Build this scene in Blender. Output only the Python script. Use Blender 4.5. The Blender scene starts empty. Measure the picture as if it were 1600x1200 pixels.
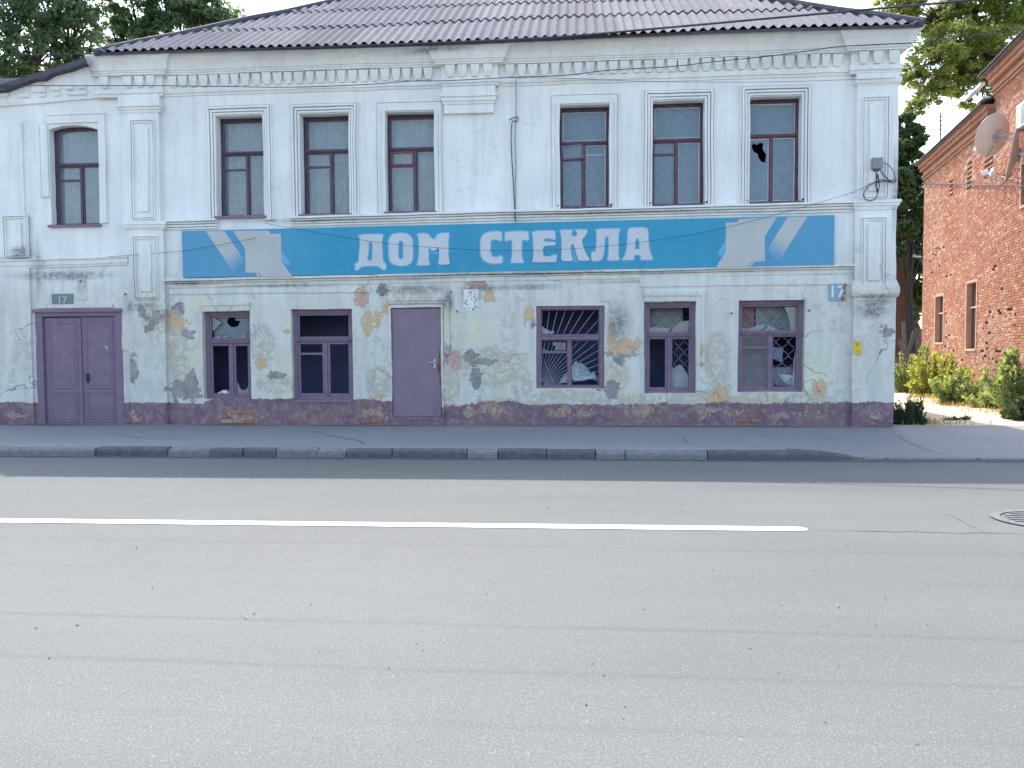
import bpy, bmesh, math, random
import numpy as np
from mathutils import Matrix, Vector
random.seed(7)
R = math.radians
scene = bpy.context.scene
COL = scene.collection

# ------------------------------------------------------------------ camera
FPX = 1250.0                                   # focal length in units of a 1600 wide frame
CAMP = np.array([0.0, -15.15, 1.6])
YAW, PITCH, ROLL = R(4.5), R(2.5), R(0.3)
fw = np.array([-math.sin(YAW)*math.cos(PITCH), math.cos(YAW)*math.cos(PITCH), -math.sin(PITCH)])
rt = np.array([math.cos(YAW), math.sin(YAW), 0.0])
up = np.cross(rt, fw)
rt, up = rt*math.cos(ROLL)-up*math.sin(ROLL), up*math.cos(ROLL)+rt*math.sin(ROLL)
cd = bpy.data.cameras.new('camera')
cam = bpy.data.objects.new('camera', cd); COL.objects.link(cam)
cd.sensor_width = 36.0; cd.lens = 36.0*FPX/1600.0; cd.clip_start = 0.1; cd.clip_end = 2000
cam.matrix_world = Matrix(((rt[0], up[0], -fw[0], CAMP[0]), (rt[1], up[1], -fw[1], CAMP[1]), (rt[2], up[2], -fw[2], CAMP[2]), (0, 0, 0, 1)))
scene.camera = cam

# ------------------------------------------------------------------ sky, sun, exposure
SUN_TO = Vector((-1.72, 4.9, 7.1)).normalized()          # towards the sun: behind the house, a little left
world = bpy.data.worlds.new('World'); scene.world = world; world.use_nodes = True
wn = world.node_tree
for n in list(wn.nodes): wn.nodes.remove(n)
sky = wn.nodes.new('ShaderNodeTexSky'); sky.sky_type = 'NISHITA'; sky.sun_disc = False
sky.sun_elevation = math.asin(SUN_TO.z); sky.sun_rotation = math.atan2(SUN_TO.x, SUN_TO.y)
sky.air_density = 1.3; sky.dust_density = 2.5; sky.ozone_density = 1.0
bg = wn.nodes.new('ShaderNodeBackground'); bg.inputs['Strength'].default_value = 0.15
wo = wn.nodes.new('ShaderNodeOutputWorld')
wn.links.new(sky.outputs[0], bg.inputs[0]); wn.links.new(bg.outputs[0], wo.inputs[0])
sd = bpy.data.lights.new('sun', 'SUN'); sd.energy = 2.0; sd.angle = R(0.5); sd.color = (1.0, 0.95, 0.87)
sun = bpy.data.objects.new('sun', sd); COL.objects.link(sun)
sun.rotation_euler = SUN_TO.to_track_quat('Z', 'Y').to_euler(); sun.location = (-10, 30, 40)
scene.view_settings.view_transform = 'Standard'; scene.view_settings.look = 'None'
scene.view_settings.gamma = 1.0; scene.view_settings.use_curve_mapping = False
scene.view_settings.exposure = 1.70
scene.render.engine = 'CYCLES'
scene.cycles.use_denoising = True
scene.cycles.max_bounces = 6; scene.cycles.transparent_max_bounces = 12

# ------------------------------------------------------------------ surveying: a measured direction meets a known plane of the place
def ray(px, py): return fw + rt*((px-800)/FPX) + up*((600-py)/FPX)
def fac(px, py, y=0.0):                      # point of the street front (plane Y = y) -> X, Z
    d = ray(px, py); p = CAMP + d*((y-CAMP[1])/d[1]); return float(p[0]), float(p[2])
def gnd(px, py, z=0.0):                      # point of the ground (plane Z = z) -> X, Y
    d = ray(px, py); p = CAMP + d*((z-CAMP[2])/d[2]); return float(p[0]), float(p[1])
def deep(px, py, dist):                      # point at a given distance along the view axis
    return CAMP + ray(px, py)*dist

# ------------------------------------------------------------------ noise
def vnoise(x, y, seed=0):
    x = np.asarray(x, float); y = np.asarray(y, float)
    xi = np.floor(x).astype(np.int64); yi = np.floor(y).astype(np.int64)
    xf = x-xi; yf = y-yi
    u = xf*xf*(3-2*xf); v = yf*yf*(3-2*yf)
    def h(a, b):
        n = (a*374761393 + b*668265263 + seed*974711) & 0x7fffffff
        n = ((n ^ (n >> 13))*1274126177) & 0x7fffffff
        n = (n ^ (n >> 16)) & 0xffff
        return n/65535.0
    return (h(xi, yi)*(1-u)+h(xi+1, yi)*u)*(1-v) + (h(xi, yi+1)*(1-u)+h(xi+1, yi+1)*u)*v
def fbm(x, y, seed=0, o=4):
    s = 0; a = .5
    for k in range(o):
        s = s + a*vnoise(np.asarray(x)*2**k+17*k, np.asarray(y)*2**k-9*k, seed+k); a *= .5
    return s

# ------------------------------------------------------------------ mesh builder
ORG = {}
class MB:
    def __init__(s): s.v = []; s.f = []; s.m = []
    def face(s, pts, mi=0):
        b = len(s.v); s.v += [tuple(map(float, p)) for p in pts]; s.f.append(tuple(range(b, b+len(pts)))); s.m.append(mi)
    def box(s, x0, x1, y0, y1, z0, z1, mi=0):
        b = len(s.v)
        s.v += [(x0,y0,z0),(x1,y0,z0),(x1,y1,z0),(x0,y1,z0),(x0,y0,z1),(x1,y0,z1),(x1,y1,z1),(x0,y1,z1)]
        for q in ((0,3,2,1),(4,5,6,7),(0,1,5,4),(1,2,6,5),(2,3,7,6),(3,0,4,7)):
            s.f.append(tuple(b+i for i in q)); s.m.append(mi)
    def prism(s, pts, y0, y1, mi=0):          # polygon in XZ (any winding) between y0 (front) and y1
        a = sum(pts[i][0]*pts[(i+1)%len(pts)][1]-pts[(i+1)%len(pts)][0]*pts[i][1] for i in range(len(pts)))
        if a < 0: pts = pts[::-1]
        n = len(pts); b = len(s.v)
        s.v += [(p[0], y0, p[1]) for p in pts] + [(p[0], y1, p[1]) for p in pts]
        s.f.append(tuple(range(b, b+n))); s.m.append(mi)
        s.f.append(tuple(range(b+2*n-1, b+n-1, -1))); s.m.append(mi)
        for i in range(n):
            j = (i+1) % n
            s.f.append((b+i, b+n+i, b+n+j, b+j)); s.m.append(mi)
    def grid(s, P, mi=0, flip=False):         # P[i][j] points
        b = len(s.v); n = len(P); m = len(P[0])
        for r in P: s.v += [tuple(map(float, p)) for p in r]
        for i in range(n-1):
            for j in range(m-1):
                q = (b+i*m+j, b+(i+1)*m+j, b+(i+1)*m+j+1, b+i*m+j+1)
                s.f.append(q[::-1] if flip else q); s.m.append(mi)
    def front(s, x0, x1, z0, z1, y, step=.05, mi=0):
        nx = max(1, int((x1-x0)/step)); nz = max(1, int((z1-z0)/step))
        s.grid([[(x0+(x1-x0)*i/nx, y, z0+(z1-z0)*j/nz) for j in range(nz+1)] for i in range(nx+1)], mi)
    def slab(s, x0, x1, y0, y1, z0, z1, step=.06):   # block whose street face is a fine grid
        s.front(x0, x1, z0, z1, y0, step)
        nz = max(1, int((z1-z0)/.12))
        zs = [z0+(z1-z0)*j/nz for j in range(nz+1)]
        s.grid([[(x0, y1, z) for z in zs], [(x0, y0, z) for z in zs]])
        s.grid([[(x1, y0, z) for z in zs], [(x1, y1, z) for z in zs]])
        nx = max(1, int((x1-x0)/.12)); xs = [x0+(x1-x0)*j/nx for j in range(nx+1)]
        s.grid([[(x, y0, z1) for x in xs], [(x, y1, z1) for x in xs]], flip=True)
        s.grid([[(x, y1, z0) for x in xs], [(x, y0, z0) for x in xs]], flip=True)
    def sweep(s, path, prof, step=.25, tilt=0.0, x0=0.0, caps=True):
        """profile [(out, z)] along a plan path [(x, y)]; out is to the right hand of the path"""
        P = [path[0]]
        for a, b in zip(path, path[1:]):
            L = math.hypot(b[0]-a[0], b[1]-a[1]); k = max(1, int(L/step))
            for i in range(1, k+1): P.append((a[0]+(b[0]-a[0])*i/k, a[1]+(b[1]-a[1])*i/k))
        nr = []
        for a, b in zip(P, P[1:]):
            L = math.hypot(b[0]-a[0], b[1]-a[1]) or 1; nr.append(((b[1]-a[1])/L, -(b[0]-a[0])/L))
        rows = []
        for i, p in enumerate(P):
            n0 = nr[max(0, i-1)]; n1 = nr[min(len(nr)-1, i)]
            mx, my = n0[0]+n1[0], n0[1]+n1[1]; d = mx*n1[0]+my*n1[1]
            if d < .2: mx, my, d = n1[0], n1[1], 1.0
            mx /= d; my /= d
            rows.append([(p[0]+mx*o, p[1]+my*o, z+tilt*(p[0]-x0)) for o, z in prof])
        s.grid(rows)
        if caps:
            for r, fl in ((rows[0], False), (rows[-1], True)):
                s.face(r[::-1] if fl else r)
    def ring(s, x0, z0, x1, z1, prof, sides='ltr', step=.2, mi=0):
        """moulding round a rectangle in XZ: profile [(outward d, y)]"""
        c = {'l': ((x0,z0),(x0,z1)), 't': ((x0,z1),(x1,z1)), 'r': ((x1,z1),(x1,z0)), 'b': ((x1,z0),(x0,z0))}
        full = sides == 'ltrb'
        for k, sd_ in enumerate(sides):
            (ax, az), (bx, bz) = c[sd_]
            first = full or k > 0; last = full or k < len(sides)-1
            L = math.hypot(bx-ax, bz-az); n = max(1, int(L/step))
            dx, dz = (bx-ax)/L, (bz-az)/L; ox, oz = -dz, dx
            rows = []
            for i in range(n+1):
                t = i/n; row = []
                for d, y in prof:
                    e0 = -d if first else 0.0; e1 = L+d if last else L
                    q = e0+(e1-e0)*t
                    row.append((ax+dx*q+ox*d, y, az+dz*q+oz*d))
                rows.append(row)
            s.grid(rows, mi, flip=True)
    def tube(s, pts, rad, n=6, mi=0, cap=True):
        pts = [Vector(p) for p in pts]; rr = rad if isinstance(rad, (list, tuple)) else [rad]*len(pts)
        rows = []
        for i, p in enumerate(pts):
            t = (pts[min(i+1, len(pts)-1)]-pts[max(i-1, 0)])
            t = t.normalized() if t.length > 1e-9 else Vector((0,0,1))
            a = Vector((0,0,1)) if abs(t.z) < .9 else Vector((1,0,0))
            u = t.cross(a).normalized(); w = t.cross(u)
            rows.append([p+(u*math.cos(2*math.pi*k/n)+w*math.sin(2*math.pi*k/n))*rr[i] for k in range(n)])
        b = len(s.v)
        for r in rows: s.v += [tuple(q) for q in r]
        for i in range(len(rows)-1):
            for k in range(n):
                s.f.append((b+i*n+k, b+(i+1)*n+k, b+(i+1)*n+(k+1)%n, b+i*n+(k+1)%n)); s.m.append(mi)
        if cap:
            s.f.append(tuple(b+k for k in range(n))); s.m.append(mi)
            s.f.append(tuple(b+(len(rows)-1)*n+k for k in range(n-1, -1, -1))); s.m.append(mi)
    def bar(s, a, b, w, d=None, mi=0):        # square bar between two points
        d = d or w
        a = Vector(a); b = Vector(b); t = (b-a).normalized()
        q = Vector((0,1,0)) if abs(t.y) < .9 else Vector((1,0,0))
        u = t.cross(q).normalized(); v = t.cross(u)
        rows = [[p+u*su*w/2+v*sv*d/2 for su, sv in ((-1,-1),(1,-1),(1,1),(-1,1))] for p in (a, b)]
        bb = len(s.v)
        for r in rows: s.v += [tuple(x) for x in r]
        for k in range(4): s.f.append((bb+k, bb+4+k, bb+4+(k+1)%4, bb+(k+1)%4)); s.m.append(mi)
        s.f.append((bb, bb+1, bb+2, bb+3)); s.f.append((bb+7, bb+6, bb+5, bb+4)); s.m += [mi, mi]

def attach(o, parent):
    o.parent = parent
    o.matrix_parent_inverse = Matrix.Translation(-Vector(ORG.get(parent.name, (0,0,0))))
def props(o, label=None, cat=None, group=None, kind=None):
    if label: o['label'] = label
    if cat: o['category'] = cat
    if group: o['group'] = group
    if kind: o['kind'] = kind
    return o
def empty(name, loc, label=None, cat=None, group=None, kind=None):
    o = bpy.data.objects.new(name, None); o.empty_display_size = .3; COL.objects.link(o)
    o.location = loc; ORG[o.name] = tuple(loc)
    return props(o, label, cat, group, kind)

def wobble(v):                                # the old house: nothing on its front is quite straight
    x, y, z = v[:,0], v[:,1], v[:,2]
    w = v.copy()
    a = .010
    w[:,2] += a*(vnoise(x*.8, z*.8, 3)-.5)*2 + .006*(vnoise(x*3.1, z*2.0, 5)-.5)*2
    w[:,0] += a*(vnoise(x*.9+40, z*.9, 8)-.5)*2 + .006*(vnoise(x*2.2, z*3.3, 9)-.5)*2
    w[:,1] += .010*(vnoise(x*1.7, z*1.7, 11)-.5)*2 + .004*(vnoise(x*6, z*6, 12)-.5)*2
    return w

def build(mb, name, mat, parent=None, label=None, cat=None, group=None, kind=None, bev=0, smooth=False, wob=False, flds=False, org=None, attrs=None, seg=1):
    me = bpy.data.meshes.new(name)
    v = np.array(mb.v, float)
    if flds: F = fields(v[:,0], v[:,2])
    if wob: v = wobble(v)
    if org is not None and parent is None: v = v-np.array(org)
    me.from_pydata([tuple(p) for p in v], [], mb.f)
    mats = mat if isinstance(mat, (list, tuple)) else [mat]
    for m in mats: me.materials.append(m)
    if len(mats) > 1: me.polygons.foreach_set('material_index', mb.m)
    if flds:
        for k, a in F.items():
            at = me.attributes.new(k, 'FLOAT', 'POINT'); at.data.foreach_set('value', a.astype(np.float32))
    for k, a in (attrs or {}).items():
        at = me.attributes.new(k, 'FLOAT', 'POINT'); at.data.foreach_set('value', np.asarray(a, np.float32))
    if bev or True:
        bm = bmesh.new(); bm.from_mesh(me)
        if not attrs: bmesh.ops.remove_doubles(bm, verts=bm.verts, dist=1e-5)
        if bev:
            bmesh.ops.recalc_face_normals(bm, faces=bm.faces)
            bmesh.ops.bevel(bm, geom=[e for e in bm.edges if len(e.link_faces) == 2 and e.calc_face_angle(0) > .5], offset=bev, segments=seg, affect='EDGES', clamp_overlap=True)
        bm.to_mesh(me); bm.free()
    if smooth:
        me.polygons.foreach_set('use_smooth', [True]*len(me.polygons)); me.set_sharp_from_angle(angle=R(50))
    me.update()
    o = bpy.data.objects.new(name, me); COL.objects.link(o)
    if parent is not None: attach(o, parent)
    elif org is not None: o.location = org; ORG[o.name] = tuple(org)
    return props(o, label, cat, group, kind)
def place(o, loc, parent, rot=None, data=None):     # a further piece sharing mesh data
    c = o.copy(); COL.objects.link(c); c.parent = parent
    c.matrix_parent_inverse = Matrix.Translation(-Vector(ORG.get(parent.name, (0,0,0))))
    c.location = loc
    if rot: c.rotation_euler = rot
    return c

# ------------------------------------------------------------------ materials
class NT:
    def __init__(s, name):
        s.mat = bpy.data.materials.new(name); s.mat.use_nodes = True; s.t = s.mat.node_tree
        s.b = s.t.nodes['Principled BSDF']; s.out = s.t.nodes['Material Output']
        s.pos = s.n('ShaderNodeNewGeometry').outputs['Position']
    def n(s, t, **k):
        q = s.t.nodes.new(t)
        for a, b in k.items(): setattr(q, a, b)
        return q
    def set(s, sock, v):
        if isinstance(v, bpy.types.NodeSocket): s.t.links.new(v, sock)
        elif isinstance(v, tuple) and len(v) == 3 and sock.type == 'RGBA': sock.default_value = (*v, 1)
        else: sock.default_value = v
    def math(s, op, a, b=0.0, c=0.0, clamp=False):
        q = s.n('ShaderNodeMath', operation=op, use_clamp=clamp)
        s.set(q.inputs[0], a); s.set(q.inputs[1], b); s.set(q.inputs[2], c); return q.outputs[0]
    def mix(s, f, a, b, blend='MIX'):
        q = s.n('ShaderNodeMix', data_type='RGBA', blend_type=blend)
        s.set(q.inputs[0], f); s.set(q.inputs[6], a); s.set(q.inputs[7], b); return q.outputs[2]
    def noise(s, scale, detail=4, rough=.55, vec=None, stretch=None, dist=0.0):
        v = vec or s.pos
        if stretch:
            m = s.n('ShaderNodeMapping'); s.set(m.inputs[0], v); m.inputs['Scale'].default_value = stretch; v = m.outputs[0]
        q = s.n('ShaderNodeTexNoise'); s.set(q.inputs['Vector'], v); q.inputs['Scale'].default_value = scale
        q.inputs['Detail'].default_value = detail; q.inputs['Roughness'].default_value = rough; q.inputs['Distortion'].default_value = dist
        return q.outputs['Fac']
    def ramp(s, f, a, b, clamp=True):          # linear step a..b -> 0..1
        q = s.n('ShaderNodeMapRange', clamp=clamp); s.set(q.inputs[0], f); s.set(q.inputs[1], a); s.set(q.inputs[2], b); return q.outputs[0]
    def vor(s, scale, feature='F1', vec=None):
        q = s.n('ShaderNodeTexVoronoi', feature=feature); s.set(q.inputs['Vector'], vec or s.pos); q.inputs['Scale'].default_value = scale
        return q
    def attr(s, name): return s.n('ShaderNodeAttribute', attribute_name=name).outputs['Fac']
    def bump(s, h, strength=.3, dist=.01):
        q = s.n('ShaderNodeBump'); q.inputs['Strength'].default_value = strength; q.inputs['Distance'].default_value = dist
        s.set(q.inputs['Height'], h); s.t.links.new(q.outputs[0], s.b.inputs['Normal'])
    def done(s, col, rough=.85, spec=.3):
        s.set(s.b.inputs['Base Color'], col); s.set(s.b.inputs['Roughness'], rough); s.b.inputs['Specular IOR Level'].default_value = spec
        return s.mat

def simple(name, col, rough=.8, var=.25, scale=6, bump=.15, spec=.3, metal=0.0, fine=60):
    t = NT(name); n1 = t.noise(scale, 6, .6); n2 = t.noise(fine, 3)
    c = t.mix(t.ramp(n1, .3, .7), tuple(x*(1-var) for x in col), tuple(min(1, x*(1+var)) for x in col))
    c = t.mix(t.math('MULTIPLY', t.ramp(n2, .45, .75), .35), c, tuple(x*(1-var*.9) for x in col))
    t.bump(t.math('ADD', n1, t.math('MULTIPLY', n2, .5)), bump, .01)
    t.b.inputs['Metallic'].default_value = metal
    return t.done(c, rough, spec)

def whitewash():
    t = NT('whitewash')
    sep = t.n('ShaderNodeSeparateXYZ'); t.set(sep.inputs[0], t.pos); z = sep.outputs[2]
    big = t.noise(.9, 5, .6); mid = t.noise(4.5, 7, .62); fine = t.noise(38, 4, .6); ed = t.noise(7, 10, .68); ed2 = t.noise(16, 8, .7, dist=.4)
    streak = t.noise(2.2, 5, .6, stretch=(3.0, 3.0, .28))
    low = t.ramp(z, 3.6, 2.4)
    c = t.mix(t.ramp(big, .35, .65), (.72, .72, .695), (.82, .815, .78))
    c = t.mix(t.math('MULTIPLY', t.ramp(streak, .46, .72), .42), c, (.55, .56, .56))
    c = t.mix(t.math('MULTIPLY', t.ramp(mid, .55, .7), .22), c, (.60, .62, .64))
    # ground floor: grimier, layers of old limewash
    c = t.mix(t.math('MULTIPLY', low, .68), c, (.58, .555, .475))
    c = t.mix(t.math('MULTIPLY', low, t.math('MULTIPLY', t.math('MULTIPLY', t.ramp(ed, .52, .55), t.ramp(t.noise(.7, 4, .6), .42, .62)), .7)), c, (.44, .435, .40))
    c = t.mix(t.math('MULTIPLY', low, t.math('MULTIPLY', t.ramp(streak, .42, .68), .45)), c, (.44, .44, .42))
    c = t.mix(t.math('MULTIPLY', low, t.math('MULTIPLY', t.ramp(t.noise(1.7, 6, .65), .5, .7), .35)), c, (.46, .45, .41))
    c = t.mix(t.math('MULTIPLY', low, t.math('MULTIPLY', t.ramp(ed2, .58, .62), .35)), c, (.70, .71, .68))
    c = t.mix(t.math('MULTIPLY', t.attr('yel'), t.math('MULTIPLY', t.ramp(mid, .3, .6), .62)), c, (.66, .66, .42))
    ch1 = t.math('MULTIPLY', low, t.math('MULTIPLY', t.ramp(t.noise(13, 7, .65, dist=.4), .66, .675), t.ramp(t.noise(1.1, 4, .6), .42, .55)))
    c = t.mix(t.math('MULTIPLY', ch1, .8), c, t.mix(t.ramp(big, .45, .55), (.33, .31, .28), (.53, .40, .26)))
    ch2 = t.math('MULTIPLY', t.ramp(t.noise(24, 5, .6), .72, .74), t.ramp(t.noise(1.4, 4, .6), .45, .6))
    c = t.mix(t.math('MULTIPLY', ch2, .6), c, (.36, .35, .33))
    e1 = t.math('SUBTRACT', ed, .5); e2 = t.math('SUBTRACT', ed2, .5)
    e0 = t.math('SUBTRACT', t.noise(3.1, 6, .6, dist=.7), .5)
    rims = []
    def mask(a, k=2.6, w=.035):
        f = t.math('ADD', t.attr(a), t.math('MULTIPLY', e1, k)); f = t.math('ADD', f, t.math('MULTIPLY', e2, k*.8)); f = t.math('ADD', f, t.math('MULTIPLY', e0, k*.9))
        rims.append(f); return t.ramp(f, -w, w)
    mg = t.math('MULTIPLY', t.ramp(t.attr('mottle'), .05, .35), t.ramp(t.noise(9, 9, .7, dist=.6), .485, .52))
    c = t.mix(t.math('MULTIPLY', mg, .7), c, (.42, .40, .35))
    mg2 = t.math('MULTIPLY', t.ramp(t.attr('mottle'), .05, .35), t.ramp(t.noise(5.3, 8, .7, dist=.8), .52, .55))
    c = t.mix(t.math('MULTIPLY', mg2, .8), c, (.54, .46, .34))
    mc = mask('cement'); mo = mask('ochre'); mp = mask('pink'); ml = mask('plum', .55, .03)
    # light broken rim round each loss
    c = t.mix(mc, c, t.mix(t.ramp(mid, .35, .65), (.23, .22, .22), (.36, .345, .33)))
    c = t.mix(mo, c, t.mix(t.ramp(ed2, .4, .6), (.56, .38, .21), (.62, .46, .30)))
    c = t.mix(mp, c, t.mix(t.ramp(ed2, .4, .6), (.50, .30, .25), (.56, .40, .33)))
    for f in rims[:3]:
        ln = t.ramp(t.math('ABSOLUTE', t.math('SUBTRACT', f, .02)), .075, .02)
        c = t.mix(t.math('MULTIPLY', ln, t.math('MULTIPLY', t.ramp(ed2, .38, .55), .7)), c, (.20, .185, .165))
        pl_ = t.ramp(t.math('ABSOLUTE', t.math('SUBTRACT', f, -.13)), .10, .03)
        c = t.mix(t.math('MULTIPLY', pl_, t.math('MULTIPLY', t.ramp(ed, .42, .56), .5)), c, (.74, .74, .71))
    # plum painted base with flaked spots
    pl = t.mix(t.ramp(mid, .35, .65), (.165, .10, .135), (.235, .155, .19))
    pl = t.mix(t.math('MULTIPLY', t.ramp(t.noise(1.9, 5, .65), .46, .62), .75), pl, (.27, .165, .155))
    fl = t.ramp(t.math('ADD', t.noise(3.6, 9, .7, dist=.5), t.math('MULTIPLY', t.attr('flake'), .16)), .625, .645)
    flc = t.mix(t.ramp(ed2, .42, .6), (.30, .17, .13), (.44, .36, .29))
    pl = t.mix(fl, pl, flc)
    pl = t.mix(t.math('MULTIPLY', t.ramp(ed, .52, .56), .6), pl, (.28, .245, .255))
    c = t.mix(ml, c, pl)
    # soot and damp
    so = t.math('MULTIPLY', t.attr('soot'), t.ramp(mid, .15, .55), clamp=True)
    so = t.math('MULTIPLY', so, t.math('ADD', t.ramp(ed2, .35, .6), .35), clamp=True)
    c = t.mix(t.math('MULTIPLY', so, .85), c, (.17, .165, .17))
    # hairline cracks
    wv = t.n('ShaderNodeVectorMath', operation='MULTIPLY_ADD')
    nz = t.n('ShaderNodeTexNoise'); t.set(nz.inputs['Vector'], t.pos); nz.inputs['Scale'].default_value = 3.0; nz.inputs['Detail'].default_value = 6
    t.set(wv.inputs[0], nz.outputs['Color']); wv.inputs[1].default_value = (.5, .5, .5); t.set(wv.inputs[2], t.pos)
    v = t.vor(.85, 'DISTANCE_TO_EDGE', wv.outputs[0])
    cr = t.math('MULTIPLY', t.ramp(v.outputs['Distance'], .009, .003), t.ramp(t.noise(.8, 3), .50, .58))
    cr = t.math('MULTIPLY', cr, t.math('ADD', t.math('MULTIPLY', low, .6), .15))
    c = t.mix(cr, c, (.14, .13, .13))
    c = t.mix(t.math('MULTIPLY', t.ramp(fine, .62, .72), .22), c, (.42, .42, .42))
    h = t.math('ADD', t.math('MULTIPLY', mid, .35), t.math('MULTIPLY', fine, .12))
    for m_, k in ((mc, -1.2), (mo, -.8), (mp, -.8), (ch1, -.6), (ch2, -.4), (ml, .25), (cr, -.8), (mg, -.35)): h = t.math('ADD', h, t.math('MULTIPLY', m_, k))
    t.bump(h, .55, .012)
    return t.done(c, .93, .15)
M = {}
M['wall'] = whitewash()

def glass(name, dust=(.30, .34, .38), amount=.22, rough=.02):
    t = NT(name)
    tr = t.n('ShaderNodeBsdfTransparent'); tr.inputs[0].default_value = (.88, .93, .95, 1)
    gl = t.n('ShaderNodeBsdfGlossy'); gl.inputs['Roughness'].default_value = rough
    df = t.n('ShaderNodeBsdfDiffuse'); df.inputs[0].default_value = (*dust, 1)
    fr = t.n('ShaderNodeFresnel'); fr.inputs[0].default_value = 1.5
    m1 = t.n('ShaderNodeMixShader'); t.set(m1.inputs[0], t.math('MINIMUM', t.math('MULTIPLY', fr.outputs[0], 1.6), .9))
    t.t.links.new(tr.outputs[0], m1.inputs[1]); t.t.links.new(gl.outputs[0], m1.inputs[2])
    m2 = t.n('ShaderNodeMixShader')
    t.set(m2.inputs[0], t.math('MULTIPLY', t.ramp(t.noise(3.5, 5, .6), .2, .8), amount*2))
    t.t.links.new(m1.outputs[0], m2.inputs[1]); t.t.links.new(df.outputs[0], m2.inputs[2])
    t.t.links.new(m2.outputs[0], t.out.inputs[0]); return t.mat

def leaf(name, a, b, dry=(.30, .22, .06), dryk=.04, trans=.45):
    t = NT(name); r = t.attr('rnd')
    c = t.mix(r, a, b); c = t.mix(t.math('LESS_THAN', t.math('FRACT', t.math('MULTIPLY', r, 37.7)), dryk), c, dry)
    df = t.n('ShaderNodeBsdfPrincipled'); t.set(df.inputs['Base Color'], c); df.inputs['Roughness'].default_value = .55; df.inputs['Specular IOR Level'].default_value = .35
    tl = t.n('ShaderNodeBsdfTranslucent'); t.set(tl.inputs[0], t.mix(.5, c, (min(1, b[0]*2.2), min(1, b[1]*1.9), b[2]*.8)))
    m = t.n('ShaderNodeMixShader'); m.inputs[0].default_value = trans
    t.t.links.new(df.outputs[0], m.inputs[1]); t.t.links.new(tl.outputs[0], m.inputs[2]); t.t.links.new(m.outputs[0], t.out.inputs[0]); return t.mat

def brickmat(name, a=(.30, .115, .07), b=(.43, .205, .13), pale=(.49, .33, .24)):
    t = NT(name); oi = t.n('ShaderNodeObjectInfo')
    r = t.math('FRACT', t.math('ADD', oi.outputs['Random'], t.attr('rnd')))
    n1 = t.noise(1.1, 5, .6); n2 = t.noise(26, 6, .65)
    c = t.mix(r, a, b); c = t.mix(t.math('MULTIPLY', t.math('GREATER_THAN', r, .86), .7), c, pale)
    c = t.mix(t.math('MULTIPLY', t.ramp(n1, .5, .7), .45), c, pale)
    c = t.mix(t.math('MULTIPLY', t.ramp(n2, .5, .7), .35), c, tuple(x*.6 for x in a))
    st = t.noise(.8, 4, .6, stretch=(2.5, 2.5, .35)); c = t.mix(t.math('MULTIPLY', t.ramp(st, .58, .72), .35), c, (.20, .12, .09))
    t.bump(n2, .4, .01); return t.done(c, .92, .2)

def asphalt(name, base, speck=(.42, .42, .43), streaks=True, tone=1.0):
    t = NT(name)
    sep = t.n('ShaderNodeSeparateXYZ'); t.set(sep.inputs[0], t.pos)
    big = t.noise(.35, 5, .6, stretch=(.5, 1.6, 1)); mid = t.noise(3.0, 7, .65); fine = t.noise(95, 3, .6)
    c = t.mix(t.ramp(big, .35, .65), tuple(x*.88 for x in base), tuple(x*1.10 for x in base))
    st_ = t.noise(1.6, 6, .65, dist=.3); c = t.mix(t.math('MULTIPLY', t.ramp(st_, .6, .7), .22), c, tuple(x*.66 for x in base))
    c = t.mix(t.math('MULTIPLY', t.ramp(mid, .4, .7), .25), c, tuple(x*.86 for x in base))
    c = t.mix(t.math('MULTIPLY', t.ramp(fine, .40, .60), .7), c, tuple(x*.66 for x in base))
    v = t.vor(88); rnd = t.n('ShaderNodeSeparateColor'); t.set(rnd.inputs[0], v.outputs['Color'])
    st = t.math('MULTIPLY', t.ramp(v.outputs['Distance'], .36, .22), t.math('GREATER_THAN', rnd.outputs[0], .60))
    c = t.mix(t.math('MULTIPLY', st, .40), c, speck)
    st2 = t.math('MULTIPLY', t.ramp(v.outputs['Distance'], .34, .2), t.math('LESS_THAN', rnd.outputs[0], .22))
    c = t.mix(t.math('MULTIPLY', st2, .6), c, tuple(x*.4 for x in base))
    v2 = t.vor(17); r2 = t.n('ShaderNodeSeparateColor'); t.set(r2.inputs[0], v2.outputs['Color'])
    st3 = t.math('MULTIPLY', t.ramp(v2.outputs['Distance'], .2, .1), t.math('GREATER_THAN', r2.outputs[1], .975))
    c = t.mix(t.math('MULTIPLY', st3, .22), c, tuple(min(.75, x*1.2) for x in speck))
    if streaks:
        # faint tyre and seam lines that run along the street
        y = t.math('ADD', sep.outputs[1], t.math('MULTIPLY', t.math('SUBTRACT', t.noise(.25, 3), .5), .12))
        y = t.math('ADD', y, t.math('MULTIPLY', sep.outputs[0], .012))
        for yy, w, k in ((-6.52, .03, .30), (-6.75, .05, .14), (-8.75, .07, .16), (-9.55, .05, .10), (-10.62, .045, .26), (-11.27, .04, .22), (-11.83, .05, .15), (-5.9, .18, .10), (-7.3, .25, .08)):
            d = t.math('ABSOLUTE', t.math('SUBTRACT', y, yy))
            m_ = t.math('MULTIPLY', t.ramp(d, w, w*.25), t.ramp(t.noise(1.0, 4, .6, stretch=(.35, 3, 1)), .28, .55))
            c = t.mix(t.math('MULTIPLY', m_, k), c, tuple(x*.45 for x in base))
    t.bump(t.math('ADD', t.math('MULTIPLY', fine, .6), t.math('MULTIPLY', st, .4)), .5, .006)
    return t.done(c, .8, .25)

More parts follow.
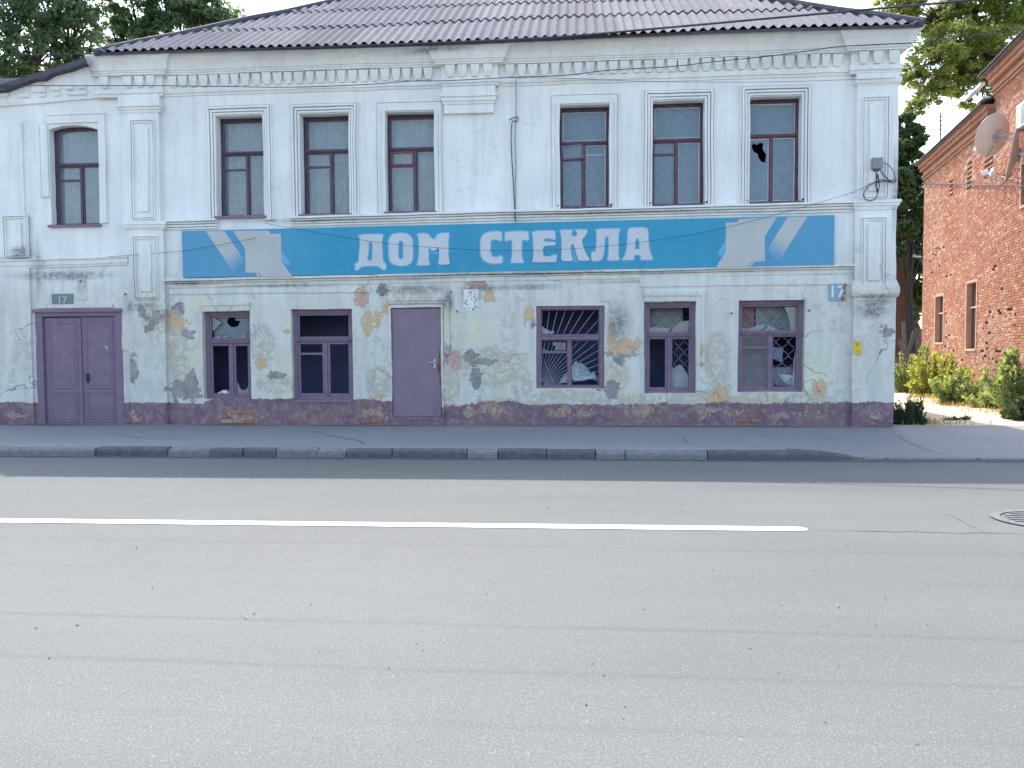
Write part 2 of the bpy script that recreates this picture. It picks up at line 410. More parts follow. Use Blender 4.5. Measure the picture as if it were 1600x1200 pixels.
M['road'] = asphalt('road_asphalt', (.150, .154, .149), (.36, .36, .35))
M['pave'] = asphalt('pavement_asphalt', (.275, .272, .268), (.38, .38, .38), False)
M['kerb_light'] = simple('kerb_granite', (.185, .187, .192), .85, .22, 9, .5, fine=70)
M['kerb_dark'] = simple('kerb_basalt', (.105, .108, .12), .85, .25, 9, .5, fine=70)
def roadpaint():
    t = NT('road_paint'); n1 = t.noise(34, 6, .7); n2 = t.noise(3, 5, .6)
    wear = t.math('MULTIPLY', t.ramp(t.math('ADD', n1, t.math('MULTIPLY', t.math('SUBTRACT', n2, .5), .5)), .60, .66), .8)
    c = t.mix(t.ramp(n2, .3, .7), (.66, .66, .64), (.78, .78, .77)); c = t.mix(wear, c, (.24, .24, .235))
    t.bump(n1, .3, .006); return t.done(c, .75, .2)
M['white_line'] = roadpaint()
M['sand'] = simple('dirt_path', (.55, .46, .34), .95, .22, 2.2, .6, fine=45)
M['earth'] = simple('earth', (.22, .19, .14), .95, .3, 1.2, .6)
M['plum'] = simple('plum_paint', (.205, .145, .205), .6, .16, 7, .18, fine=40)
M['plum_dark'] = simple('dark_plum_paint', (.12, .085, .12), .6, .3, 12, .3, fine=50)
M['plum_red'] = simple('maroon_paint', (.145, .082, .112), .6, .3, 12, .3)
M['caulk'] = simple('dark_caulking', (.07, .045, .065), .9, .4, 30, .8)
M['putty'] = simple('old_putty', (.55, .54, .52), .8, .2, 20, .2)
M['rust'] = simple('rust', (.20, .075, .045), .9, .45, 18, .5)
M['door_metal'] = simple('door_plate_paint', (.225, .165, .215), .5, .09, 2.5, .08, fine=30)
M['door_wood'] = simple('door_wood_paint', (.20, .145, .20), .6, .13, 4, .15, fine=35)
M['black'] = simple('dark_rubber', (.025, .025, .032), .6, .2, 10, .1)
M['steel'] = simple('galvanised_steel', (.42, .43, .45), .45, .15, 15, .1, metal=.6)
M['veil_wall'] = simple('lens_veil_navy', (.10, .115, .25), .8, .15, 1.5, .1)  # navy colour stands in for lens veil over the dark openings
M['interior'] = simple('room_plaster', (.20, .21, .26), .95, .25, 1.5, .1)
M['curtain'] = simple('curtain_cloth', (.60, .63, .62), .95, .2, 3, .2)
M['dim_cloth'] = simple('dim_grey_cloth', (.27, .29, .29), .95, .25, 3, .2)
M['film'] = simple('blue_window_film', (.20, .30, .39), .7, .38, 1.3, .0)  # broad tone variation painted in for reflections of sky and trees
M['plastic'] = simple('pale_plastic_sheet', (.50, .60, .66), .35, .25, 7, .5, spec=.5)
M['paper'] = simple('old_paper', (.72, .72, .70), .9, .12, 12, .1)
M['ink'] = simple('faded_ink', (.12, .13, .15), .9, .3, 12, .1)
M['glass'] = glass('dusty_glass', (.36, .40, .44), .24)
M['glass_dirty'] = glass('dirty_glass', (.24, .33, .40), .40)
M['glass_shard'] = glass('broken_glass', (.40, .44, .48), .36)
M['glass_dim'] = glass('grimy_dark_glass', (.17, .19, .24), .20)
M['grille'] = simple('grille_paint', (.33, .31, .39), .6, .2, 20, .1)
M['grille_dark'] = simple('grille_dark_paint', (.085, .08, .115), .6, .2, 20, .1)
M['bark'] = simple('bark', (.06, .052, .045), .95, .35, 8, .8)
M['wood_grey'] = simple('weathered_board', (.16, .14, .13), .9, .35, 6, .5)
M['brick'] = brickmat('brick')
M['brick_old'] = brickmat('old_brick', (.30, .14, .10), (.42, .22, .16), (.44, .33, .26))
M['brick_shade'] = brickmat('shaded_brick', (.13, .055, .045), (.19, .09, .07), (.17, .11, .09))  # tree shade over the shed is put into this darker brick colour
M['mortar'] = simple('mortar', (.33, .24, .19), .95, .25, 8, .5)
M['dark_void'] = simple('dark_cavity', (.06, .04, .035), .95, .2, 8, .2)
M['render'] = simple('pink_render', (.50, .31, .23), .95, .18, 3, .4)
M['dish'] = simple('dish_paint', (.55, .50, .46), .5, .08, 4, .05)
M['white_plastic'] = simple('white_plastic', (.70, .71, .72), .45, .08, 5, .05)
M['grey_box'] = simple('grey_metal_box', (.24, .25, .27), .6, .18, 14, .1)
M['cable'] = simple('cable_sheath', (.05, .048, .065), .7, .2, 10, .05)
M['cable_pale'] = simple('pale_cable', (.33, .35, .38), .7, .2, 10, .05)

def slate():
    t = NT('corrugated_roof_sheet'); oi = t.n('ShaderNodeObjectInfo')
    n1 = t.noise(2.0, 6, .6); n2 = t.noise(22, 7, .7); n3 = t.noise(70, 3)
    c = t.mix(oi.outputs['Random'], (.155, .147, .166), (.238, .226, .238))
    c = t.mix(t.math('MULTIPLY', t.ramp(n1, .42, .68), .5), c, (.14, .13, .155))
    c = t.mix(t.math('MULTIPLY', t.ramp(n2, .54, .66), .6), c, (.40, .385, .40))
    c = t.mix(t.math('MULTIPLY', t.ramp(n3, .55, .75), .35), c, (.10, .095, .11))
    t.bump(n2, .4, .008); return t.done(c, .95, .08)
M['slate'] = slate()
M['slate_dark'] = simple('roof_edge_sheet', (.085, .08, .095), .8, .3, 9, .3)

def signpaint():
    t = NT('sign_blue_paint')
    sep = t.n('ShaderNodeSeparateXYZ'); t.set(sep.inputs[0], t.pos); x = sep.outputs[0]
    n1 = t.noise(1.3, 5, .6); n2 = t.noise(30, 5, .6); st = t.noise(3, 5, .6, stretch=(2, 2, .4))
    c = t.mix(t.ramp(n1, .3, .7), (.016, .255, .40), (.028, .295, .455))
    ends = t.math('MAXIMUM', t.ramp(x, -4.6, -6.6), t.ramp(x, 2.6, 4.0))        # paler ends of the board
    c = t.mix(t.math('MULTIPLY', ends, .75), c, (.095, .29, .46))
    c = t.mix(t.math('MULTIPLY', t.ramp(st, .52, .75), .25), c, (.14, .30, .45))
    c = t.mix(t.math('MULTIPLY', t.ramp(n2, .66, .74), .25), c, (.35, .42, .48))
    t.bump(n1, .05, .01); return t.done(c, .45, .4)
M['sign'] = signpaint()
M['sign_grey'] = simple('sign_grey_paint', (.45, .465, .45), .5, .07, 2.5, .05, fine=30)
M['sign_letter'] = simple('sign_letter_paint', (.53, .55, .585), .5, .06, 2.5, .04, fine=30)
M['sign_halo'] = simple('sign_pale_blue_paint', (.13, .38, .60), .5, .10, 3, .04)
M['sign_teal'] = simple('sign_teal_paint', (.16, .40, .45), .5, .1, 3, .04)
def fadepaint():
    t = NT('sign_faded_stripe_paint'); a = t.attr('fade')
    f = t.math('ADD', a, t.math('MULTIPLY', t.math('SUBTRACT', t.noise(6, 6, .65), .5), .35), clamp=True)
    c = t.mix(f, (.45, .465, .45), (.085, .28, .455)); return t.done(c, .5, .4)
M['sign_fade'] = fadepaint()

M['leaf_far'] = leaf('far_leaf', (.05, .09, .05), (.09, .14, .07), trans=.4)
M['leaf_hazed'] = leaf('tree_leaf_hazed', (.085, .15, .12), (.155, .24, .165), (.30, .24, .10), .015, .65)  # haze over the left trees is put into this lighter, bluer leaf colour
M['leaf_mid'] = leaf('tree_leaf_mid', (.04, .075, .035), (.085, .135, .05), trans=.4)
M['leaf_yellow'] = leaf('tree_leaf_yellow', (.075, .145, .05), (.24, .29, .09), (.42, .36, .10), .04, .55)
M['weed'] = leaf('weed_leaf', (.15, .23, .11), (.28, .36, .17), (.44, .37, .18), .08, .5)
M['weed_yellow'] = leaf('weed_leaf_yellow', (.15, .22, .065), (.33, .36, .11), (.46, .38, .14), .10, .5)
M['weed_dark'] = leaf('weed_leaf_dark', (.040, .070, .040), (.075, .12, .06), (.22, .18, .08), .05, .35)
M['dry'] = leaf('dry_grass_blade', (.26, .20, .09), (.40, .31, .15), (.20, .22, .07), .2, .35)

# ------------------------------------------------------------------ wear of the street front: where plaster and paint have come off
BLOBS = {
 'ochre': [(575,503,9,20),(591,497,5,15),(603,482,6,8),(975,543,27,13),(956,522,6,16),(826,493,8,12),(408,568,9,9),(447,518,6,4),(276,503,17,13),
           (765,463,9,10),(748,446,12,5),(590,622,14,8),(1118,622,20,10),(1126,612,12,12),(1280,606,10,11),(438,632,14,4),(520,634,13,4),(880,654,30,6),(1008,648,10,10),(1100,652,22,8),
           (330,652,18,8),(1040,606,6,12),(1096,553,4,14),(585,430,10,3)],
 'pink': [(566,467,11,16),(700,548,6,10),(712,562,9,16),(585,640,14,14),(625,659,26,4),(720,637,40,5),(770,636,30,9),(745,443,16,4),(800,640,26,14),(1290,640,9,6),(1185,652,14,10),(1310,648,18,8),(408,655,18,6),(450,650,5,12)],
 'cement': [(292,611,27,17),(300,594,9,14),(281,484,11,13),(293,522,11,9),(246,497,23,8),(238,510,10,9),(214,555,7,4),(212,577,8,20),(598,456,10,9),(430,586,12,6),(700,552,6,14),
            (972,552,30,9),(968,562,10,9),(832,507,4,11),(737,556,12,9),(752,565,22,6),(745,590,8,22),(955,612,10,16),(1383,520,8,6),(1380,655,12,10),(225,485,10,9),(905,650,42,8),(1045,642,14,12),(1165,645,24,8),(480,625,14,5),(128,488,34,2)],
 'mottle': [(885,624,70,17),(975,628,70,15),(1070,628,70,15),(1175,626,80,15),(1260,626,50,14),(800,632,50,12),(500,632,60,9),(680,640,40,12),(1120,618,26,18),(770,575,62,38),(430,600,36,18),(700,600,22,50),(590,600,22,34),(815,600,20,30),(745,455,30,16),(250,500,34,26),(280,560,20,60),(640,465,50,14),(1120,560,22,50),(960,590,26,30),(410,540,26,40)],
 'yel': [(285,500,34,40),(318,478,46,14),(300,560,34,60),(740,515,46,34),(790,580,50,46),(1270,590,40,40),(1190,610,60,24),(700,500,22,40),(450,590,40,50),(960,590,30,40)],
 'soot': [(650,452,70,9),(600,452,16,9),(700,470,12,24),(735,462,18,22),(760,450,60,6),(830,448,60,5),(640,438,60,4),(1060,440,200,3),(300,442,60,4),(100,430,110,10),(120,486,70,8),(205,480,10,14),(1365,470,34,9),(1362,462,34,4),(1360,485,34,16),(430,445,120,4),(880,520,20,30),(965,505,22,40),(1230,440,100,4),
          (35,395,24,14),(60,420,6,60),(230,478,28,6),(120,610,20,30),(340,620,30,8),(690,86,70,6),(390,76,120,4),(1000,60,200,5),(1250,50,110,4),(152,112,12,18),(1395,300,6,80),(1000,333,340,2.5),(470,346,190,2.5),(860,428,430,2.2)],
 'flake': [(380,650,60,14),(590,645,60,16),(640,657,60,8),(760,640,60,18),(900,645,80,16),(1010,640,60,16),(1120,645,60,16),(1230,648,70,14),(1360,648,30,10),(220,650,30,16),(30,650,30,10)],
}
def _blobs():
    out = {}
    for k, L in BLOBS.items():
        q = []
        for (px, py, rx, ry) in L:
            cx, cz = fac(px, py); s = 1/82.5
            q.append((cx, cz, rx*s, ry*s))
        out[k] = q
    return out
WB = _blobs()
def plum_top(x):
    x = np.asarray(x, float)
    xs = [-14, -8.0, -7.95, -7.3, -7.1, -5.2, -3.5, -2.5, -1.7, -1.2, -.9, 2.0, 4.0, 5.0, 5.05, 6.2]
    zs = [.585, .585, .56, .56, .66, .68, .62, .50, .58, .63, .54, .56, .58, .60, .60, .60]
    return np.interp(x, xs, zs)
def fields(x, z):
    F = {}
    for k, q in WB.items():
        best = np.full(len(x), -3.0)
        for cx, cz, rx, rz in q:
            d = np.sqrt(((x-cx)/rx)**2+((z-cz)/rz)**2)
            best = np.maximum(best, 1-d)
        if k in ('yel', 'soot', 'mottle', 'flake'): best = np.clip(best*1.4, 0, 1)
        else: best = np.clip(best, -1.5, 1)
        F[k] = best
    F['plum'] = np.clip((plum_top(x)-z)*4.0, -1.2, 1.2)
    return F

# ------------------------------------------------------------------ windows and doors: survey of the openings
def rect(l, t, r, b, y):
    return fac(l, (t+b)/2, y)[0], fac(r, (t+b)/2, y)[0], fac((l+r)/2, b, y)[1], fac((l+r)/2, t, y)[1]
UP = [dict(px=(87,199,162,353), y=.17), dict(px=(346,186,419,340), y=.2), dict(px=(476,183,551,337), y=.2), dict(px=(607,180,682,333), y=.2),
      dict(px=(875,169,951,326), y=.2), dict(px=(1018,162,1098,322), y=.2), dict(px=(1167,156,1247,318), y=.2)]
LO = [dict(px=(322,487,396,623), y=.13), dict(px=(459,483,554,624), y=.12), dict(px=(838,478,944,607), y=.04), dict(px=(1006,472,1086,614), y=.10), dict(px=(1151,470,1254,612), y=.12)]
DR = [dict(px=(65,487,196,667), y=.12), dict(px=(613,481,690,651), y=.05)]
for w in UP+LO+DR: w['r'] = rect(*w['px'], w['y'])
DR[0]['r'] = (*DR[0]['r'][:2], .10, DR[0]['r'][3])
HOLES = [w['r'] for w in UP+LO+DR]
WX0, WX1, WZ0 = -14.0, 5.80, 0.05
def wall_top(x):                                  # the annex on the left slopes down under its own roof
    return np.where(np.asarray(x) < -9.25, 7.22+(np.asarray(x)+9.25)*.262, 7.26)

# ------------------------------------------------------------------ ground, road, pavement, kerb
g = MB(); g.face([(-240,-200,-.12),(240,-200,-.12),(240,320,-.12),(-240,320,-.12)])
build(g, 'ground', M['earth'], kind='structure')
g = MB()
g.grid([[(x, y, 0.0) for y in (-15.0,-13,-11,-9,-7,-5,-3.25)] for x in np.linspace(-90, 90, 31)])
build(g, 'road', M['road'], kind='structure')
g = MB(); g.box(-90, 90, -40, -15.0, -.1, .13)
build(g, 'opposite_pavement', M['pave'], kind='structure')
# far pavement, with the low run past the yard entrance
def pave_edge(x): return np.interp(x, [3.0, 3.45, 3.8, 4.1, 90], [.125, .10, .06, .022, .022])
g = MB(); xs = np.concatenate([np.linspace(-90, -16, 12), np.arange(-15, 18, .4), np.linspace(18.4, 90, 12)])
ys = np.linspace(-3.42, .12, 12)
P = []
for x in xs:
    col = []
    for y in ys:
        t = (y+3.42)/3.54; z = pave_edge(x)*(1-t)+.155*t + .012*(float(vnoise(x*.9, y*.9, 2))-.5)*min(1, t*3+.1)
        if not col: col.append((x, y, -.08))
        col.append((x, y, z))
    P.append(col)
g.grid(P); build(g, 'pavement', M['pave'], kind='structure', smooth=True)
# yard behind: sandy track between the two houses
def yard_z(x, y): return .125 + .10*(fbm(x*.35, y*.35, 4)-.45) + .03*(vnoise(x*2, y*2, 6)-.5) + np.clip((y-14)*.01, 0, .5)
g = MB()
g.grid([[(x, y, float(yard_z(x, y))*min(1, (y+.2)*1.0+.35)+.03*(1-min(1, (y+.2)))) for y in np.concatenate([np.arange(-.15, 6, .3), np.arange(6, 60, 1.5)])] for x in np.concatenate([np.arange(5.75, 16, .35), np.arange(16, 60, 3)])])
build(g, 'sand_track', M['sand'], kind='structure', smooth=True)

kerb = empty('kerb', (-2, -3.45, 0), kind='structure')
joints = [-260,-150,-60,30,147,262,330,382,434,500,545,616,733,780,855,930,975,1100,1226]
tone =   [0,1,0,0,1,0,1,1,0,0,1,1,0,1,1,0,0,1,0]
for i in range(len(joints)-1):
    x0 = gnd(joints[i], 701, .12)[0]+.007; x1 = gnd(joints[i+1], 701, .12)[0]-.007
    h = .125+random.uniform(-.008, .01); dy = random.uniform(-.025, .02)
    b = MB(); b.v = []; n = max(3, int((x1-x0)/.16))
    rows = []
    for k in range(n+1):
        x = x0+(x1-x0)*k/n; j = lambda: random.uniform(-.006, .006)
        yf = -3.56+dy+j()
        rows.append([(x, yf, -.02), (x, yf+.004, h*.55+j()), (x, yf+.018+j(), h-.022+j()), (x, yf+.045, h+j()), (x, yf+.14, h+.004+j()), (x, -3.40+dy, h+.002)])
    b.grid(rows, flip=False); b.face(rows[0]); b.face(rows[-1][::-1])
    build(b, 'kerb_stone', M['kerb_dark'] if tone[i] else M['kerb_light'], kerb)
# the last stone dips into the road at the yard entrance
x0, x1 = gnd(1227, 703, .12)[0], gnd(1350, 715, .03)[0]
b = MB(); rows = []
for k in range(13):
    t = k/12; x = x0+(x1-x0)*t; h = .13*(1-t**2.2)+.008; yf = -3.56+.16*t**3
    rows.append([(x, yf, -.02), (x, yf+.01, h*.6), (x, yf+.03, h-.012), (x, yf+.06, h), (x, -3.38, h+.004)])
b.grid(rows); b.face(rows[0]); b.face(rows[-1][::-1]); build(b, 'kerb_stone', M['kerb_dark'], kerb, label='rounded end stone of the kerb dipping to the road')
for a, c, m in ((1352,1382,'kerb_light'),(1388,1522,'kerb_light'),(1530,1640,'kerb_light'),(1650,1780,'kerb_light'),(1790,1900,'kerb_dark')):
    x0, x1 = gnd(a, 717, .02)[0], gnd(c, 717, .02)[0]
    b = MB(); b.box(x0, x1, -3.52, -3.36, -.05, .028+random.uniform(0, .008)); build(b, 'kerb_stone', M[m], kerb, bev=.012)

# painted line, seams, cracks, grit
b = MB(); x1 = gnd(1262, 827.5)[0]; n = 240; rows = []
for k in range(n+1):
    x = -40+(x1-.14+40)*k/220 if k <= 220 else x1-.14+.14*(k-220)/20; yc = -8.03+.006*(x+5); j = lambda s: .012*(float(vnoise(x*7, s, 3))-.5)
    e = max(.12, math.sqrt(max(0, 1-((x-x1+.11)/.11)**2))) if x1-x < .11 else 1
    rows.append([(x, yc-.085*e+j(1), .005), (x, yc+.085*e+j(5), .005)])
b.grid(rows, flip=False); build(b, 'lane_marking', M['white_line'], kind='structure')
def strip(name, pts, w, z, mat, seed=0, kind='structure', zf=None):
    b = MB(); rng = random.Random(seed); P = []
    for a, c in zip(pts, pts[1:]):
        L = math.hypot(c[0]-a[0], c[1]-a[1]); n = max(1, int(L/.09))
        for k in range(n): P.append((a[0]+(c[0]-a[0])*k/n, a[1]+(c[1]-a[1])*k/n))
    P.append(pts[-1]); rows = []
    for i, p in enumerate(P):
        ww = w*rng.uniform(.35, 1.2)*(1 if 2 < i < len(P)-3 else .5); o = rng.uniform(-.025, .025)
        q = (p[0]+o*.5, p[1]+o); zz = zf(*q) if zf else z
        rows.append([(q[0], q[1]-ww/2, zz), (q[0]+ww*.4, q[1]+ww/2, zz)])
    b.grid(rows); return build(b, name, mat, kind=kind)
M['tar'] = simple('tar_seam', (.045, .045, .05), .7, .3, 12, .2)
strip('road_crack', [gnd(1466,800), gnd(1490,808), gnd(1515,822), gnd(1545,836)], .016, .004, M['tar'], 2)
strip('road_crack', [gnd(1270,829), gnd(1400,831), gnd(1640,836)], .012, .004, M['tar'], 3)
pz = lambda x, y: float(pave_edge(x)*(1-(y+3.42)/3.54)+.155*(y+3.42)/3.54)+.010
strip('pavement_crack', [gnd(1390,672,.14), gnd(1420,688,.12), gnd(1455,702,.08), gnd(1480,708,.06)], .035, 0, M['tar'], 4, zf=pz)
strip('pavement_crack', [gnd(1065,683,.14), gnd(1076,694,.13)], .03, 0, M['tar'], 5, zf=pz)
strip('pavement_crack', [gnd(1335,688,.14), gnd(1350,694,.13)], .03, 0, M['tar'], 6, zf=pz)
strip('pavement_crack', [gnd(480,672,.15), gnd(520,682,.14), gnd(560,688,.14), gnd(570,696,.13)], .022, 0, M['tar'], 12, zf=pz)
strip('pavement_crack', [gnd(170,676,.15), gnd(215,684,.14), gnd(300,686,.14)], .018, 0, M['tar'], 13, zf=pz)
strip('pavement_crack', [gnd(1180,672,.15), gnd(1200,684,.14), gnd(1235,690,.13)], .02, 0, M['tar'], 14, zf=pz)
M['gutter'] = simple('gutter_dirt', (.085, .085, .09), .95, .35, 6, .4)
strip('wall_foot_dirt', [(-13, -.13), (-4, -.12), (1, -.14), (5.9, -.12)], .20, 0, M['earth'], 15, zf=lambda x, y: pz(x, y)-.004)
strip('gutter_dirt', [(-13, -3.64), (5.4, -3.63), (12, -3.60)], .12, .004, M['gutter'], 8)
rng = random.Random(5); b = MB()
for i in range(260):
    x = rng.uniform(-7, 7); y = -3.7-8.6*rng.random()**.8; s = rng.uniform(.004, .010)*(1.6 if rng.random() < .05 else 1)
    a = rng.uniform(0, 6.28); p = [(x+math.cos(a+k*1.57)*s*rng.uniform(.6, 1.2), y+math.sin(a+k*1.57)*s*rng.uniform(.6, 1.2), .002) for k in range(4)]
    top = (x, y, .002+s*.8)
    for k in range(4): b.face([p[k], p[(k+1)%4], top])
build(b, 'road_grit', simple('pale_grit', (.22, .215, .205), .9, .35, 30, .2), kind='stuff', label='small pale stones scattered over the road')

# manhole cover at the right
mx, my = gnd(1631, 813)
M['iron'] = simple('cast_iron', (.15, .15, .145), .7, .3, 9, .3)
mh = empty('manhole_cover', (mx, my, 0), 'round iron manhole cover sunk in the road past the end of the white line', 'manhole cover')
b = MB(); n = 40
def disc(b, r0, r1, z):
    for k in range(n):
        a, c = 2*math.pi*k/n, 2*math.pi*(k+1)/n
        b.face([(mx+r0*math.cos(a), my+r0*math.sin(a), z), (mx+r1*math.cos(a), my+r1*math.sin(a), z), (mx+r1*math.cos(c), my+r1*math.sin(c), z), (mx+r0*math.cos(c), my+r0*math.sin(c), z)])
disc(b, .345, .43, .012); build(b, 'rim', M['iron'], mh)
b = MB(); disc(b, 0.0001, .335, .006)
for k in range(-3, 4):
    L = math.sqrt(.31**2-(k*.085)**2); b.box(mx-L, mx+L, my+k*.085-.017, my+k*.085+.017, .004, .014)
build(b, 'lid', M['iron'], mh)

# ------------------------------------------------------------------ the white house
house = empty('old_house', (-1.6, 0, .15), 'long two storey whitewashed old house with peeling plaster, corrugated roof and broken windows', 'building')
# main street wall: one fine sheet with its openings left out
def axis(a, b, step, edges):
    v = list(np.arange(a, b, step))+[b]
    for e in edges:
        if a < e < b:
            i = int(np.argmin([abs(q-e) for q in v]))
            if abs(v[i]-e) < step*.6 and v[i] not in edges: v[i] = e
            else: v.append(e)
    return sorted(set(round(q, 5) for q in v))
xs = axis(WX0, WX1, .05, [h[0] for h in HOLES]+[h[1] for h in HOLES]+[-9.25])
zs = axis(WZ0, 7.26, .05, [h[2] for h in HOLES]+[h[3] for h in HOLES])
b = MB(); X, Z = np.meshgrid(xs, zs, indexing='ij'); T = wall_top(X); nz = len(zs)
Zc = np.minimum(Z, T)
b.v = [(float(a), 0.0, float(c)) for a, c in zip(X.ravel(), Zc.ravel())]
for i in range(len(xs)-1):
    xm = (xs[i]+xs[i+1])/2; tp = float(wall_top(xm))
    for j in range(nz-1):
        zm = (zs[j]+zs[j+1])/2
        if zs[j] >= tp-.001: continue
        if any(h[0] < xm < h[1] and h[2] < zm < h[3] for h in HOLES): continue
        b.f.append((i*nz+j, (i+1)*nz+j, (i+1)*nz+j+1, i*nz+j+1)); b.m.append(0)
build(b, 'street_wall', M['wall'], house, wob=True, flds=True, smooth=True)
# reveals of the openings
for w in UP+LO+DR:
    x0, x1, z0, z1 = w['r']; y1 = w['y']+.12
    b = MB(); q = [(x0, z0), (x0, z1), (x1, z1), (x1, z0)]
    for k in range(4):
        (ax, az), (cx, cz) = q[k], q[(k+1)%4]; n = 14
        b.grid([[(ax+(cx-ax)*i/n, yy, az+(cz-az)*i/n) for yy in (0.0, .06, y1)] for i in range(n+1)], flip=True)
    build(b, 'window_reveal' if w not in DR else 'door_reveal', M['wall'], house, wob=True, flds=True)
# other walls, floors
b = MB(); b.box(WX1-.4, WX1-.002, .012, 10, .05, 7.24); build(b, 'side_wall', M['wall'], house, flds=True)
b = MB(); b.box(WX0, WX1-.42, 9.7, 10, .05, 6.0); build(b, 'back_wall', M['wall'], house, flds=True)
b = MB(); b.box(WX0, WX0+.3, .02, 9.68, .05, 5.9); build(b, 'side_wall', M['wall'], house, flds=True)
b = MB(); b.box(WX0+.32, WX1-.43, 4.2, 4.4, .1, 6.95)
for x in (-8.3, -4.3, -.9, 2.35): b.box(x, x+.15, .36, 4.18, 3.31, 6.95)
build(b, 'inner_wall', M['interior'], house)
b = MB(); b.box(WX0+.4, WX1-.45, 1.5, 1.6, .31, 3.04); build(b, 'inner_wall', M['veil_wall'], house)  # added wall: its navy imitates lens veil behind the lower windows
b = MB(); b.box(WX0+.32, WX1-.43, .35, 9.6, 3.05, 3.3); b.box(WX0+.32, WX1-.43, .36, 9.6, 6.96, 7.1); b.box(WX0+.32, WX1-.43, .3, 9.6, .12, .3)
build(b, 'floor_slab', M['interior'], house)

# main cornice (breaks forward over the pilasters)
path = [(-9.27,-.07),(-7.92,-.07),(-7.92,0),(-2.47,0),(-2.47,-.09),(-1.43,-.09),(-1.43,0),(4.97,0),(4.97,-.09),(5.80,-.09),(5.80,9.9)]
prof = [(-.01,6.50),(.025,6.52),(.025,6.555),(.055,6.565),(.055,6.60),(.035,6.615),(.035,6.655),(.012,6.66),(.012,6.885),(.11,6.89),(.11,6.915),(.135,6.93),(.135,6.955),(.16,6.96),(.175,7.0),(.20,7.06),(.245,7.12),(.285,7.17),(.305,7.205),(.305,7.235),(-.2,7.24)]
b = MB(); b.sweep(path, prof, .22); build(b, 'cornice', M['wall'], house, wob=True, flds=True)
# dentils: two stepped tapering drops each
def dentil():
    b = MB()
    def fr(z0, z1, w0, w1, d0, d1):
        b_ = len(b.v)
        b.v += [(-w0,-d0,z0),(w0,-d0,z0),(w0,.02,z0),(-w0,.02,z0),(-w1,-d1,z1),(w1,-d1,z1),(w1,.02,z1),(-w1,.02,z1)]
        for q in ((0,3,2,1),(4,5,6,7),(0,1,5,4),(1,2,6,5),(2,3,7,6),(3,0,4,7)): b.f.append(tuple(b_+i for i in q)); b.m.append(0)
    fr(.10, .222, .072, .085, .075, .095); fr(.012, .099, .045, .070, .045, .073)
    return b
_d = dentil(); den0 = build(_d, 'dentil', M['wall'], house, attrs={k: [-1.5]*len(_d.v) for k in ('plum','ochre','cement','pink')})
spots = []
def run(x0, x1, y, n):
    for k in range(n): spots.append((x0+(x1-x0)*(k+.5)/n, y))
run(-9.15, -8.0, -.082, 5); run(-7.82, -2.62, -.012, 25); run(-2.42, -1.48, -.102, 4); run(-1.3, 4.85, -.012, 29); run(5.02, 5.80, -.102, 3)
for i, (x, y) in enumerate(spots):
    loc = (x+random.uniform(-.012, .012), y+.002*random.random(), 6.662)
    if i == 0: den0.location = loc; continue
    if -9.1 < x < -8.5 and i % 2: continue
    c = place(den0, loc, house, (0, 0, random.uniform(-.03, .03)))
    c.scale = (random.uniform(.9, 1.1), random.uniform(.85, 1.05), random.uniform(.96, 1.0))
# hanging corbel in the middle of the cornice
b = MB()
b.sweep([(-2.44,-.0),(-2.44,-.08),(-1.50,-.08),(-1.50,-.0)], [(-.09,6.02),(.0,6.02),(.0,6.18),(.02,6.185),(.02,6.22),(.045,6.24),(.045,6.30),(.07,6.31),(.07,6.355),(.03,6.36),(.03,6.50),(-.09,6.5)], .2)
build(b, 'corbel', M['wall'], house, wob=True, flds=True)

# string courses above and below the sign board (they climb a little to the right)
b = MB()
for _p in ([(-7.95,0),(fac(341,350)[0],0)], [(fac(455,346)[0],0),(5.07,0)]): b.sweep(_p, [(-.01,3.955),(.035,3.96),(.035,3.99),(.008,3.992),(.008,4.004),(.06,4.006),(.06,4.04),(.025,4.042),(.025,4.056),(.085,4.058),(.085,4.085),(.05,4.087),(.05,4.098),(.125,4.10),(.125,4.135),(-.01,4.15)], .2, .0082, -7.94)
build(b, 'string_course', M['wall'], house, wob=True, flds=True)
b = MB(); b.sweep([(-7.95,0),(5.07,0)], [(-.01,2.83),(.02,2.83),(.02,2.90),(.006,2.902),(.006,2.912),(.045,2.914),(.045,2.94),(.018,2.942),(.018,2.954),(.09,2.957),(.09,3.0),(-.01,3.01)], .2, .0088, -7.94)
build(b, 'string_course', M['wall'], house, wob=True, flds=True)
b = MB(); b.sweep([(-14,0),(-8.72,0)], [(-.01,3.28),(.03,3.285),(.03,3.32),(.05,3.33),(.05,3.36),(.025,3.37),(.025,3.42),(.06,3.43),(.06,3.46),(-.01,3.47)], .2, .012, -9)
build(b, 'string_course', M['wall'], house, wob=True, flds=True)
# annex: crooked cornice line and its worn blocks
b = MB(); b.sweep([(-14,0),(-11.2,0),(-10.3,0),(-9.6,0),(-8.95,0)], [(-.01,6.53),(.05,6.535),(.05,6.56),(-.01,6.60)], .2, .05, -9.0)
build(b, 'cornice', M['wall'], house, wob=True, flds=True)
for (l, t, r, bt) in ((30,147,47,153),(51,135,73,145),(62,148,73,152),(83,136,95,143),(86,146,95,151),(104,134,116,141),(107,143,137,149),(122,133,136,139),(-40,152,-15,160),(-5,146,14,152),(150,134,159,142)):
    x0, x1, z0, z1 = rect(l, t, r, bt, 0)
    b = MB(); b.box(x0, x1, -.05, .02, z0, z1); build(b, 'cornice_block', M['wall'], house, bev=.012, flds=True)

